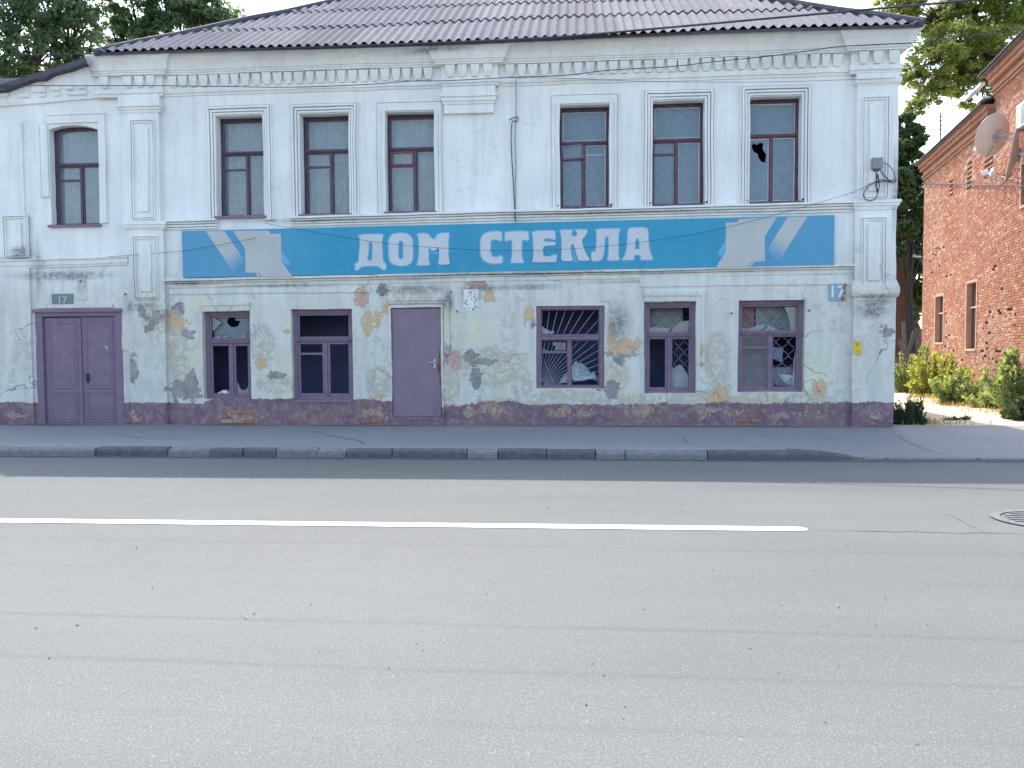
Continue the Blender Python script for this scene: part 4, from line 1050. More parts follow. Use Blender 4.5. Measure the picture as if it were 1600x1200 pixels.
b = MB(); b.prism([(sx-.035, sz+.03), (sx-.01, sz+.035), (sx+.02, sz-.01), (sx+.03, sz-.04), (sx+.015, sz-.035), (sx-.005, sz+.0)], .036, .043); build(b, 'paint_chip', M['paper'], door)
# metal door
x0, x1, z0, z1 = DR[1]['r']
b = MB(); b.box(x0+.012, x1-.006, .02, .055, z0, z1-.01)
mdoor = build(b, 'door', M['door_metal'], house, bev=.006, label='plain plum metal door between the ground floor windows')
b = MB(); b.box(x0+.0, x0+.01, .03, .1, z0, z1); b.box(x1-.004, x1+.01, .03, .1, z0, z1); build(b, 'door_frame', M['plum_dark'], mdoor)
for zz in (z1-.36, z0+.3): b = MB(); b.tube([(x0+.004, .012, zz-.05), (x0+.004, .012, zz+.05)], .014, 8); build(b, 'hinge', M['rust'], mdoor)
hx, hz = fac(679, 566, .0)
b = MB(); b.tube([(hx, .02, hz), (hx, -.03, hz), (hx-.04, -.04, hz), (hx-.10, -.035, hz-.012)], .011, 8); b.box(hx-.022, hx+.022, .012, .0195, hz-.11, hz+.06); build(b, 'handle', M['steel'], mdoor)
b = MB(); pts = [(x1-.012, hz+.26), (x1-.035, hz+.24), (x1-.05, hz+.10), (x1-.045, hz-.02), (x1-.075, hz-.05), (x1-.08, hz-.16), (x1-.05, hz-.18), (x1-.03, hz-.3), (x1-.04, hz-.42), (x1-.012, hz-.44)]
b.prism(pts, .0165, .0195); build(b, 'rust_patch', M['rust'], mdoor)
for k in range(5):
    rx, rz = x1-.06-random.random()*.1, z0+.05+random.random()*.35
    b = MB(); b.prism([(rx+.012*math.cos(a)*random.uniform(.5, 1.3), rz+.014*math.sin(a)*random.uniform(.5, 1.4)) for a in np.linspace(0, 5.6, 7)], .017, .0196); build(b, 'rust_spot', M['rust'], mdoor)
b = MB(); b.box(x0-.03, x1+.05, -.05, .09, .12, z0-.004); build(b, 'doorstep', M['wall'], house, bev=.02, flds=True)
b = MB(); b.box(x0+.0, x1+.0, .10, .14, z0, z1); build(b, 'door_lining', M['black'], mdoor)

# bricks laid bare low on the front
def loose_bricks(px0, px1, py0, py1, rows, seed):
    rng = random.Random(seed); X0, ZT = fac(px0, py0, -.01); X1, ZB = fac(px1, py1, -.01)
    hh = (ZT-ZB)/rows
    for r_ in range(rows):
        x = X0+rng.uniform(0, .13)+(.12 if r_ % 2 else 0)
        while x < X1-.05:
            L = rng.choice((.24, .24, .12)); e = min(x+L, X1+.05)
            if rng.random() < .8:
                b = MB(); z = ZB+r_*hh; b.box(x+.006, e-.006, -.012-rng.random()*.008, .02, z+.006, z+hh-.006)
                build(b, 'brick', M['brick_old'], house, bev=.008)
            x += L
loose_bricks(335, 395, 641, 662, 3, 2); loose_bricks(566, 640, 655, 662, 1, 3); loose_bricks(632, 662, 655, 662, 1, 6); loose_bricks(1150, 1178, 648, 660, 2, 4); loose_bricks(0, 6, 642, 655, 2, 5)

# ------------------------------------------------------------------ roof of corrugated sheets
RX0, RX1, RY0, RY1, RZ = -9.03, 6.05, -.46, 10.42, 7.215
TH = R(33); CT, ST = math.cos(TH), math.sin(TH); PITCHW, AMP = .175, .026
def sheet_mesh(xa, xb, s0, s1, T, seed):
    """corrugated sheet on a slope; T maps (across, up slope, normal) to the place"""
    rng = random.Random(seed); b = MB(); n = int(round((xb-xa)/PITCHW*8)); tl = rng.uniform(-.012, .012); dz = rng.uniform(0, .008)
    rows = []
    for s, lift in ((s0+rng.uniform(-.02, .02)+tl, .022+dz), ((s0+s1)/2, .011+dz), (s1, .0)):
        rows.append([(xa+(xb-xa)*i/n, s+(tl*2*(i/n-.5) if s < s1-.9 else 0), lift+AMP*math.cos(2*math.pi*(xa+(xb-xa)*i/n)/PITCHW)) for i in range(n+1)])
    top = [[T(*p) for p in r] for r in rows]; und = [[T(p[0], p[1], p[2]-.009) for p in r] for r in rows]
    b.grid(top, flip=True); b.grid(und)
    for i in range(n): b.face([top[0][i], und[0][i], und[0][i+1], top[0][i+1]])
    return b
def clip(o, planes):
    bm = bmesh.new(); bm.from_mesh(o.data)
    for co, no in planes:
        bmesh.ops.bisect_plane(bm, geom=bm.verts[:]+bm.edges[:]+bm.faces[:], dist=1e-5, plane_co=co, plane_no=no, clear_outer=True)
    n = len(bm.faces); bm.to_mesh(o.data); bm.free(); return n
Tf = lambda x, s, n: (x, RY0+s*CT-n*ST, RZ+s*ST+n*CT + .02*math.sin(x*.6+s) )
Tb = lambda x, s, n: (x, RY1-s*CT+n*ST, RZ+s*ST+n*CT)
Tr = lambda x, s, n: (RX1-s*CT+n*ST, x, RZ+s*ST+n*CT)
Tl = lambda x, s, n: (RX0+s*CT-n*ST, x, RZ+s*ST+n*CT)
smax = (RY1-RY0)/2/CT
d2 = math.sqrt(.5)
PL = {'f': [((RX0,RY0,0),(-d2,d2,0)),((RX1,RY0,0),(d2,d2,0))], 'b': [((RX0,RY1,0),(-d2,-d2,0)),((RX1,RY1,0),(d2,-d2,0))],
      'r': [((RX1,RY0,0),(-d2,-d2,0)),((RX1,RY1,0),(-d2,d2,0))], 'l': [((RX0,RY0,0),(d2,-d2,0)),((RX0,RY1,0),(d2,d2,0))]}
sh = 0
for side, T, a0, a1 in (('f', Tf, RX0, RX1), ('r', Tr, RY0, RY1), ('l', Tl, RY0, RY1), ('b', Tb, RX0, RX1)):
    r_ = 0; s = 0.0
    while s < smax-.05:
        e = min(s+1.75, smax); x = a0-(.35 if r_ % 2 else 0)
        while x < a1:
            w = PITCHW*7+.06
            xa, xb = x, x+w
            if xb > a0 and xa < a1:
                sh += 1
                o = build(sheet_mesh(xa, xb, s, e, T, sh), 'roof_sheet', M['slate'], house, smooth=True)
                if side in 'rl': flipn = True
                bm = bmesh.new(); bm.from_mesh(o.data); bmesh.ops.recalc_face_normals(bm, faces=bm.faces); bm.to_mesh(o.data); bm.free(); o.data.set_sharp_from_angle(angle=R(50))
                if not clip(o, PL[side]): bpy.data.objects.remove(o)
            x += PITCHW*7
        s += 1.60; r_ += 1
# hip and ridge caps, fascia board
hz = RZ+ST*smax; hy = (RY0+RY1)/2; hd = hy-RY0
for c0, c1 in (((RX0,RY0,RZ),(RX0+hd,hy,hz)), ((RX1,RY0,RZ),(RX1-hd,hy,hz)), ((RX0,RY1,RZ),(RX0+hd,hy,hz)), ((RX1,RY1,RZ),(RX1-hd,hy,hz)), ((RX0+hd,hy,hz),(RX1-hd,hy,hz))):
    b = MB(); a, c = Vector(c0), Vector(c1); b.tube([a.lerp(c, k/10)+Vector((0,0,.015+.012*math.sin(k*2.1))) for k in range(11)], .075, 8); build(b, 'ridge_cap', M['slate_dark'], house)
b = MB(); n = 60
for k in range(n):
    x0_ = RX0+.05+(RX1-RX0-.1)*k/n; x1_ = RX0+.05+(RX1-RX0-.1)*(k+1)/n-.004*(k % 5 == 0); z = 7.205+.02*math.sin(x0_*.6)+.006*random.random()
    b.box(x0_, x1_, RY0+.035, RY0+.06, z-.035, z+.012)
build(b, 'fascia_board', M['slate_dark'], house)
b = MB(); b.box(RX1-.10, RX1-.06, RY0+.1, RY1-.1, 7.18, 7.235); build(b, 'fascia_board', M['slate_dark'], house)
# annex roof edge and the broken plaster beside it
b = MB(); n = 26; top = []; bot = []
for k in range(n+1):
    x = -14.2+(14.2-9.12)*k/n; z = 7.27+(x+9.12)*.264
    top.append((x, z+.07+random.uniform(-.012, .012))); bot.append((x, z-.03-random.random()*.05*(1 if k % 3 else .3)))
b.prism(top+bot[::-1], -.16, 9.9); build(b, 'annex_roof', M['slate_dark'], house)
b = MB(); pp = [fac(*p, -.03) for p in ((139,100),(149,96),(153,104),(164,120),(172,134),(179,146),(170,140),(160,129),(152,118),(144,108))]; b.prism(pp, -.055, .0)
build(b, 'broken_masonry', M['brick_old'], house, bev=.01, label='bare broken masonry where the annex roof meets the cornice')
for k in range(5):
    x, z = fac(148+k*4+random.uniform(-3, 3), 102+k*8, -.05); b = MB(); b.box(x-.07, x+.05, -.085, -.03, z-.035, z+.03); build(b, 'brick', M['brick_old'], house, bev=.012)
tip = deep(521, 10, 19.6); b = MB(); b.tube([(tip[0], tip[1], tip[2]-.35), tuple(tip)], .012, 5)
build(b, 'roof_rod', M['cable'], None, 'thin upright metal rod on the left hip of the corrugated roof', 'rod', org=(tip[0], tip[1], tip[2]-.35))

# ------------------------------------------------------------------ sign board
SY = -.10
P4 = [fac(*p, SY) for p in ((284,361),(1304,336),(1303,414),(286,434))]
sign = empty('shop_sign', ((P4[0][0]+P4[1][0])/2, SY, P4[3][1]), 'long blue shop sign board with pale Cyrillic letters and grey chevrons', 'shop sign')
b = MB(); b.prism(P4, SY, -.03); build(b, 'board', M['sign'], sign)
b = MB()
for t in (.12, .38, .64, .9):
    x = P4[3][0]+(P4[2][0]-P4[3][0])*t; b.box(x-.03, x+.03, -.029, .0, P4[3][1]+.15, P4[3][1]+.75)
build(b, 'bracket', M['rust'], sign)
zA = lambda u, v: (540+u/8, 340+v/8); zB = lambda u, v: (740+u/10, 340+v/10); zC = lambda u, v: (870+u/9.412, 340+v/9.412)
zD = lambda u, v: (270+u/7.273, 340+v/7.273); zE = lambda u, v: (1100+u/7.273, 325+v/7.273)
LET = [
 (zA, [[(165,213),(475,208),(458,265),(455,330),(462,470),(470,560),(500,570),(505,640),(490,655),(465,650),(430,620),(390,605),(300,603),(215,612),(180,630),(160,655),(130,658),(118,640),(122,575),(165,560),(170,480),(185,330),(180,270)],[(288,305),(338,303),(338,440),(335,540),(275,540),(272,520),(290,420)]]),
 (zA, [[(600,205),(680,195),(760,200),(815,230),(840,285),(843,400),(840,520),(815,570),(760,600),(690,605),(610,592),(560,555),(545,500),(540,400),(540,290),(560,235)],[(672,295),(700,288),(718,300),(722,340),(722,480),(720,515),(700,525),(672,520),(660,500),(660,330)]]),
 (zA, [[(895,200),(1030,200),(1060,245),(1095,275),(1120,265),(1160,200),(1300,190),(1290,240),(1283,330),(1288,470),(1300,540),(1310,585),(1150,590),(1165,540),(1172,450),(1168,370),(1150,375),(1125,410),(1100,420),(1075,405),(1055,375),(1035,370),(1040,460),(1035,530),(1058,595),(890,598),(910,550),(920,450),(918,330),(912,250)]]),
 (zB, [[(250,225),(350,215),(442,225),(440,300),(438,360),(410,365),(360,345),(310,340),(275,355),(262,400),(262,520),(275,590),(310,620),(370,622),(415,600),(450,600),(452,690),(430,712),(340,722),(240,712),(165,675),(120,610),(107,540),(107,400),(118,310),(170,250)]]),
 (zB, [[(490,225),(850,210),(860,290),(862,345),(835,362),(800,345),(765,345),(752,390),(750,560),(760,640),(780,690),(770,708),(585,708),(585,690),(600,640),(605,560),(605,400),(595,350),(560,350),(520,365),(490,360),(488,300)]]),
 (zB, [[(910,215),(1275,205),(1272,265),(1280,340),(1255,345),(1200,330),(1150,322),(1100,335),(1090,355),(1110,378),(1180,380),(1265,378),(1292,405),(1265,438),(1150,440),(1100,450),(1085,480),(1088,580),(1110,605),(1170,610),(1240,590),(1290,580),(1300,640),(1295,695),(1100,700),(912,695),(912,680),(930,640),(935,500),(930,300)]]),
 (zC, [[(45,185),(235,180),(230,200),(210,235),(215,260),(245,275),(285,268),(300,240),(285,205),(262,185),(300,178),(440,178),(455,200),(440,240),(400,290),(375,325),(370,350),(385,410),(410,480),(450,560),(498,632),(330,638),(305,600),(285,530),(265,450),(245,395),(225,388),(210,410),(210,480),(218,560),(250,640),(65,645),(68,500),(65,300),(60,230)]]),
 (zC, [[(568,170),(935,162),(920,210),(905,260),(903,450),(905,560),(925,628),(740,632),(755,580),(765,480),(762,300),(750,278),(730,275),(712,285),(705,330),(700,430),(690,520),(675,590),(640,630),(560,640),(515,635),(508,560),(515,505),(535,500),(548,515),(565,500),(580,450),(588,330),(585,240)]]),
 (zC, [[(1060,160),(1100,152),(1290,150),(1330,165),(1340,210),(1345,330),(1350,430),(1375,530),(1410,605),(1405,620),(1230,622),(1225,605),(1240,585),(1235,560),(1200,550),(1150,552),(1128,570),(1130,595),(1140,620),(970,628),(968,612),(1005,550),(1030,470),(1040,330),(1045,210)],[(1185,295),(1205,320),(1215,370),(1217,460),(1200,470),(1150,470),(1147,440),(1155,360),(1170,315)]]),
]
for zf, loops in LET:
    W = [[fac(*zf(*p), SY) for p in L] for L in loops]
    lo = fill2d('letter', W, SY-.007, .004, M['sign_letter'], sign, 1)
    fill2d('letter_outline', W, SY-.0025, .002, M['sign_halo'], lo, 1, offset=.022)
for zf, pts, m, dy in (
  (zD, [(688,153),(1090,148),(1115,185),(1228,183),(1240,500),(1360,671),(1015,679),(985,628),(828,625),(822,355)], 'sign_grey', .0),
  (zE, [(400,127),(830,102),(690,325),(692,605),(525,612),(495,666),(132,683),(247,490),(247,168),(372,162)], 'sign_grey', .0),
  (zD, [(1241,375),(1310,480),(1335,530),(1290,545),(1241,490)], 'sign_halo', .0), (zE, [(246,355),(246,485),(190,565),(150,520)], 'sign_halo', .0),
  (zD, [(945,630),(972,630),(1003,679),(965,679)], 'sign_grey', .0), (zE, [(525,613),(545,613),(515,664),(490,667)], 'sign_teal', .002), (zE, [(548,613),(572,612),(541,662),(518,664)], 'sign_grey', .0)):
    fill2d('chevron', [[fac(*zf(*p), SY) for p in pts]], SY-.003-dy, .003, M[m], sign)
def fade_strip(zf, top, bot, ylev):
    n = 14; b = MB(); at = []
    (a0, a1), (b0, b1) = top, bot
    rows = []
    for k in range(n+1):
        t = k/n; l = fac(*zf(a0[0]+(b0[0]-a0[0])*t, a0[1]+(b0[1]-a0[1])*t), SY); r = fac(*zf(a1[0]+(b1[0]-a1[0])*t, a1[1]+(b1[1]-a1[1])*t), SY)
        rows.append([(l[0], SY-ylev, l[1]), (r[0], SY-ylev, r[1])]); at += [min(1, max(0, (t-.55)/.42))]*2
    b.grid(rows); build(b, 'chevron', M['sign_fade'], sign, attrs={'fade': at})
fade_strip(zD, ((375,154),(588,153)), ((705,645),(826,500)), .004)
fade_strip(zE, ((950,102),(1175,97)), ((700,500),(835,632)), .004)

# ------------------------------------------------------------------ plates and notices on the wall
def text_mesh(name, s, size, x, y, z, mat, parent, bold=.0, sx=1.0):
    cu = bpy.data.curves.new(name, 'FONT'); cu.body = s; cu.size = size; cu.align_x = 'CENTER'; cu.align_y = 'CENTER'; cu.extrude = .001; cu.offset = bold
    tmp = bpy.data.objects.new(name, cu); COL.objects.link(tmp); dg = bpy.context.evaluated_depsgraph_get(); dg.update()
    me = bpy.data.meshes.new_from_object(tmp.evaluated_get(dg)); bpy.data.objects.remove(tmp); bpy.data.curves.remove(cu)
    n = len(me.vertices); co = np.zeros(n*3); me.vertices.foreach_get('co', co); co = co.reshape(-1, 3)
    me.vertices.foreach_set('co', np.stack([x+co[:,0]*sx, y-co[:,2], z+co[:,1]], 1).ravel()); me.materials.clear(); me.materials.append(mat); me.update()
    o = bpy.data.objects.new(name, me); COL.objects.link(o); attach(o, parent); return o
for px, col, y, lab, faint in (((81,459,114,479),(.16,.215,.215),-.012,'faded grey green number plate 17 over the double door',True), ((1296,443,1322,470),(.24,.36,.44),-.032,'pale blue number plate 17 with a rusty right edge by the pilaster',False)):
    x0, x1, z0, z1 = rect(*px, y)
    pl = empty('house_number_plate', ((x0+x1)/2, y, z0), lab, 'number plate', 'house number plates')
    b = MB(); b.box(x0, x1, y-.008, .004, z0, z1); build(b, 'plate', simple('plate_enamel', col, .5, .12, 8, .1), pl, bev=.004)
    b = MB(); b.ring(x0+.012, z0+.012, x1-.012, z1-.012, [(0, y-.0083), (.0, y-.0105), (.006, y-.0105), (.006, y-.0083)], 'ltrb'); build(b, 'border', M['sign_grey'] if not faint else simple('worn_border', (.30, .33, .32), .6, .2), pl)
    text_mesh('numeral', '17', (z1-z0)*(.95 if not faint else .85), (x0+x1)/2-(0 if faint else .02), y-.0105, (z0+z1)/2, M['white_plastic'] if not faint else simple('worn_numeral', (.42, .44, .42), .6, .3), pl, .003)
    if not faint:
        for (u, v, s) in ((.86,.75,.05),(.90,.45,.045),(.82,.15,.05),(.95,.9,.03),(.74,.08,.03)):
            b = MB(); cx, cz = x0+(x1-x0)*u, z0+(z1-z0)*v
            b.prism([(min(x1, cx+s*.6*math.cos(a)*random.uniform(.6, 1.3)), cz+s*math.sin(a)*random.uniform(.6, 1.3)) for a in np.linspace(0, 5.7, 9)], y-.0128, y-.0115); build(b, 'rust_patch', simple('plate_rust', (.33, .17, .10), .9, .35, 20), pl)
x0, x1, z0, z1 = rect(1334,533,1346,553, -.095)
nt = empty('notice', (x0, -.095, z0), 'small bright yellow notice stuck on the right pilaster', 'notice')
b = MB(); b.box(x0, x1, -.099, -.088, z0, z1); build(b, 'sheet', simple('yellow_paper', (.70, .50, .05), .8, .08, 10, .05), nt)
for v, L, u in ((.86,.55,.2),(.76,.3,.3),(.68,.4,.25),(.24,.2,.3),(.16,.3,.5)):
    b = MB(); xx = x0+(x1-x0)*u; zz = z0+(z1-z0)*v; b.prism([(xx, zz-.007), (xx+(x1-x0)*L*.5, zz-.004), (xx+(x1-x0)*L, zz-.008), (xx+(x1-x0)*L*.96, zz+.006), (xx+(x1-x0)*L*.4, zz+.008), (xx+.003, zz+.005)], -.1005, -.0992); build(b, 'print_line', M['ink'], nt)
x0, x1, z0, z1 = rect(724,452,747,486, -.012)
nt = empty('notice', ((x0+x1)/2, -.012, z0), 'tattered remains of a white paper notice right of the metal door', 'notice')
rng = random.Random(4)
b = MB(); edge = lambda a, c, n: [(a[0]+(c[0]-a[0])*k/n+rng.uniform(-.012, .012), a[1]+(c[1]-a[1])*k/n+rng.uniform(-.012, .012)) for k in range(n)]
b.prism(edge((x0,z0),(x1,z0),8)+edge((x1,z0),(x1,z1),10)+edge((x1,z1),(x0,z1),8)+edge((x0,z1),(x0,z0),10), -.006, .004); build(b, 'sheet', M['paper'], nt)
b = MB()
for k in range(26):
    side = rng.random()
    u, v = ((rng.uniform(.68, .95), rng.uniform(.15, .95)) if side < .4 else (rng.uniform(.08, .9), rng.uniform(.04, .16)) if side < .7 else (rng.uniform(.4, .6), rng.uniform(.5, .95)) if side < .9 else (rng.uniform(.12, .35), rng.uniform(.3, .6)))
    L, W_ = rng.uniform(.02, .06), rng.uniform(.006, .016); cx, cz = x0+(x1-x0)*u, z0+(z1-z0)*v; vert = rng.random() < .65
    q = [(-L*.5, -W_*.3), (-L*.1, -W_), (L*.4, -W_*.4), (L*.5, W_*.5), (L*.1, W_*rng.uniform(.3, 1)), (-L*.4, W_)]
    b.prism([(min(x1-.004, max(x0+.004, cx+(p[1] if vert else p[0]))), min(z1-.004, max(z0+.004, cz+(p[0] if vert else p[1])))) for p in q], -.0085-k*.00004, -.0062)
build(b, 'torn_patch', simple('glue_and_dirt', (.22, .22, .21), .9, .3, 20), nt, kind='stuff')
# iron hooks and insulators left in the wall
for px, py in ((598,461),(705,457),(714,487),(197,460),(1263,486),(1142,490),(127,440)):
    x, z = fac(px, py, -.01); b = MB(); b.tube([(x, .01, z), (x, -.05, z), (x+.012, -.065, z+.02)], .012, 6); build(b, 'wall_hook', M['rust'], house)
x0, x1, z0, z1 = rect(121,431,135,468, -.01)
b = MB(); b.box(x0, x1, -.022, .004, z0, z1); build(b, 'cover_board', M['wall'], house, flds=True, bev=.005)

# ------------------------------------------------------------------ junction box, cables
x0, x1, z0, z1 = rect(1362,247,1377,265, -.16)
jb = empty('junction_box', ((x0+x1)/2, -.12, z0), 'small grey junction box with loose wires on the right pilaster', 'junction box')
b = MB(); b.box(x0, x1, -.21, -.115, z0, z1); build(b, 'case', M['grey_box'], jb, bev=.008)
b = MB(); b.box(x0-.008, x1+.008, -.225, -.211, z0+.012, z1-.008); build(b, 'lid', M['grey_box'], jb, bev=.004)
b = MB(); b.tube([((x0+x1)/2-.03, -.16, z0+.01), ((x0+x1)/2-.03, -.16, z0-.03)], .012, 6); b.tube([((x0+x1)/2+.03, -.16, z0+.01), ((x0+x1)/2+.03, -.16, z0-.03)], .012, 6); build(b, 'gland', M['black'], jb)
def smooth_path(P, k=6):
    P = [Vector(p) for p in P]; out = []
    for i in range(len(P)-1):
        p0, p1, p2, p3 = P[max(0, i-1)], P[i], P[i+1], P[min(len(P)-1, i+2)]
        for j in range(k):
            t = j/k; out.append(.5*((2*p1)+(p2-p0)*t+(2*p0-5*p1+4*p2-p3)*t*t+(3*p1-p0-3*p2+p3)*t**3))
    out.append(P[-1]); return out
def cable(pts, y, rad, label, mat='cable', name='cable', k=5):
    P = []
    for p in pts:
        yy = p[2] if len(p) > 2 else y
        x, z = fac(p[0], p[1], yy); P.append((x, yy, z))
    b = MB(); b.tube(smooth_path(P, k), rad, 5)
    return build(b, name, M[mat], None, label, 'cable', org=P[0])
cable([(380,78,-.46),(470,74,-.47),(600,70,-.47),(700,66,-.48),(800,62,-.5),(900,56,-.5),(1000,47,-.55),(1090,39,-.7),(1200,29,-.9),(1300,20,-1.1),(1400,11,-1.3),(1500,2,-1.6),(1640,-14,-2.0)], -.5, .020, 'thick dark cable sagging along the roof edge and off to the upper right')
cable([(-40,134,-.18),(100,134,-.18),(250,134,-.2),(400,136,-.2),(470,136,-.2),(530,134,-.2),(590,131,-.2),(640,127,-.22),(700,126,-.25),(760,123,-.25),(800,121,-.22),(880,118,-.22),(950,110,-.22),(1050,104,-.22),(1120,96,-.22),(1200,88,-.25),(1260,80,-.25),(1310,73,-.3),(1380,69,-.45),(1440,66,-.7),(1520,56,-1.0),(1640,40,-1.5)], -.2, .008, 'thin dark cable draped along the row of dentils')
cable([(806,122,-.1),(870,122,-.1),(930,124,-.1),(1000,127,-.1),(1100,128.5,-.12),(1200,128,-.12),(1300,125.5,-.14),(1400,122,-.2)], -.1, .004, 'fine wire strung under the dentils over the right upper windows')
cable([(170,401,-.13),(240,396,-.13),(300,390,-.16),(400,372,-.2)], -.13, .0038, 'fine wire crossing the left pilaster to the end of the sign', 'cable')
cable([(415,349,-.2),(460,357,-.2),(540,371,-.22),(620,382,-.24),(700,388,-.25),(780,391.5,-.26),(860,390.5,-.26),(940,385,-.26),(1020,376,-.26),(1100,363,-.25),(1180,344,-.24),(1260,322,-.22),(1335,300,-.17),(1362,285,-.16)], -.2, .0038, 'fine sagging wire strung across the face of the sign')
cable([(806,124,-.06),(806.5,150,-.05),(806,186,-.05),(805,220,-.05),(806,260,-.05),(805,300,-.05),(806,330,-.07),(806,348,-.15)], -.05, .012, 'vertical cable clipped to the wall between the upper windows', 'cable_pale')
cable([(795,188,-.06),(802,184,-.07),(809,183,-.08),(808,190,-.08),(800,192,-.07),(799,230,-.05),(803,300,-.05),(805,345,-.14)], -.05, .009, 'second loosely hanging wire twisted round the vertical cable', 'cable')
cable([(-30,86,-.5),(60,85.5,-.5),(150,84,-.5),(210,84,-.46)], -.5, .009, 'thin wire reaching the left eave corner from the left')
cable([(1369,265,-.17),(1370,300,-.2),(1374,290,-.2),(1371,272,-.2),(1369,283,-.19),(1358,290,-.19),(1350,302,-.2),(1352,311,-.2),(1360,313.5,-.2),(1369,309,-.2),(1371.5,298,-.2),(1369,286,-.2),(1385,283,-.2),(1396,282,-.2)], -.2, .009, 'black cable coiled in a loop under the junction box')
cable([(1378,254,-.18),(1388,258,-.2),(1396,268,-.2),(1398,278,-.22),(1392,282,-.22),(1384,276,-.2),(1378,266,-.19)], -.2, .007, 'tangle of thin wires at the corner beside the junction box')
cable([(1374,264,-.18),(1380,274,-.2),(1388,282,-.21),(1397,285,-.2),(1400,280,-.15)], -.2, .006, 'short thin wire hanging from the junction box to the corner')
cable([(1366,286,-.2),(1378,281,-.22),(1392,285,-.22),(1400,284,-.2)], -.2, .010, 'short bundle of black wires wrapped round the corner')

# ------------------------------------------------------------------ brick house across the yard
BA = R(9.9); BP = Vector((12.3, 10.3, 0)); BT = Vector((math.sin(BA), math.cos(BA), 0)); BN = Vector((-math.cos(BA), math.sin(BA), 0))
def bw(s, z, o=0.0): p = BP+BT*s+BN*o; return (p.x, p.y, z)
def brk(px, py, o=0.0):
    d = Vector(ray(px, py)); c = Vector(CAMP); q = BP+BN*o
    t = (q-c).dot(BN)/d.dot(BN); p = c+d*t; return (p-BP).dot(BT), p.z
sA, zA_ = brk(1432, 256, .25)            # far eave corner
sB, zB_ = brk(1556, 150, .25)            # step to the higher part
sC, zC_ = brk(1545, 108, .30)
FAR = brk(1442, 400)[0]; NEAR = -9.0
EAVE1 = (zA_+zB_)/2; EAVE2 = brk(1590, 62, .30)[1]; STEP = brk(1553, 170)[0]
bh = empty('brick_house', bw(2, 0.1), 'tall red brick house with narrow slit windows across the sandy yard', 'building')
def bbox(b, s0, s1, o0, o1, z0, z1):
    q = [bw(s0, z0, o1), bw(s1, z0, o1), bw(s1, z0, o0), bw(s0, z0, o0), bw(s0, z1, o1), bw(s1, z1, o1), bw(s1, z1, o0), bw(s0, z1, o0)]
    n = len(b.v); b.v += q
    for f in ((0,3,2,1),(4,5,6,7),(0,1,5,4),(1,2,6,5),(2,3,7,6),(3,0,4,7)): b.f.append(tuple(n+i for i in f)); b.m.append(0)
b = MB(); bbox(b, NEAR, FAR-.005, -9, -.16, -.1, EAVE1-.02); bbox(b, NEAR, STEP+.01, -9, -.161, EAVE1-.02, EAVE2-.02)
build(b, 'core_wall', M['dark_void'], bh)
slits = []
for (l, t, r, bt) in ((1462,463,1473,535),(1511,442,1524,545)):
    s1, zt = brk(l, t); s0, zb = brk(r, bt); slits.append((s0, s1, brk((l+r)/2, bt)[1], brk((l+r)/2, t)[1]))
_s = brk(1595.5, 300)[0]; slits.append((_s-1.1, _s, brk(1596, 322)[1], brk(1596, 258)[1]))
vents = []
for (l, t, r, bt) in ((1480,283,1489,313),(1508,258,1517,297),(1538,236,1551,276)):
    s1 = brk(l, (t+bt)/2)[0]; s0 = brk(r, (t+bt)/2)[0]; m = (l+r)/2; vents.append((s0, s1, brk(m, bt)[1], brk(m, t)[1]))
CH, BL = .0765, .252
rng = random.Random(11); bricks = []; mort = MB()
z = .05; row = 0
while z < EAVE2-.05:
    s = NEAR+(0 if row % 2 else BL/2)-.3; hdr = (row % 4 == 3)
    top = lambda s_: EAVE2 if s_ < STEP else EAVE1
    while s < FAR:
        L = BL/2 if hdr else BL
        e = min(s+L, FAR); m = (s+e)/2
        if e-s > .05 and z < top(m)-.30 and m > NEAR:
            skip = any(a-.02 < m < c+.02 and zl-.02 < z+CH/2 < zh+.02 for a, c, zl, zh in slits)
            hole = False
            for a, c, zl, zh in vents:
                if a < m < c and zl < z < zh and row % 2 == 0 and int((m-a)/(BL*.62)) % 2 == 0: hole = True
            w = float(vnoise(m*.55, z*.55, 21))
            if not skip and not hole and .4 < z < 5.2 and rng.random() < .045*max(0, w-.35)*3: hole = True
            if not skip:
                if not hole:
                    o = (rng.random()-.6)*.012 - (.012*rng.random() if w > .6 else 0)
                    g = .005
                    bricks.append((s+g+rng.uniform(0, .004), e-g-rng.uniform(0, .004), z+g+rng.uniform(0, .003), z+CH-g-rng.uniform(0, .003), o, rng.random()))
                    mort.face([bw(s, z, -.014), bw(s, z+CH, -.014), bw(e, z+CH, -.014), bw(e, z, -.014)])
                else:
                    for q in ([bw(s, z, -.014), bw(s, z, -.15), bw(s, z+CH, -.15), bw(s, z+CH, -.014)], [bw(e, z, -.15), bw(e, z, -.014), bw(e, z+CH, -.014), bw(e, z+CH, -.15)], [bw(s, z, -.014), bw(e, z, -.014), bw(e, z, -.15), bw(s, z, -.15)], [bw(s, z+CH, -.15), bw(e, z+CH, -.15), bw(e, z+CH, -.014), bw(s, z+CH, -.014)]): mort.face(q)
        s += L
    z += CH; row += 1
build(mort, 'mortar_joints', M['mortar'], bh)
def seen(bk):
    p = np.array(bw((bk[0]+bk[1])/2, (bk[2]+bk[3])/2))-CAMP; w = p@fw
    return 800+FPX*(p@rt)/w, 600-FPX*(p@up)/w, w
inv = []
for i, bk in enumerate(bricks):
    x, y, w = seen(bk)
    if 1440 < x < 1598 and 60 < y < 575: inv.append((w, i))
inv.sort(); chosen = set(i for _, i in inv[:298])
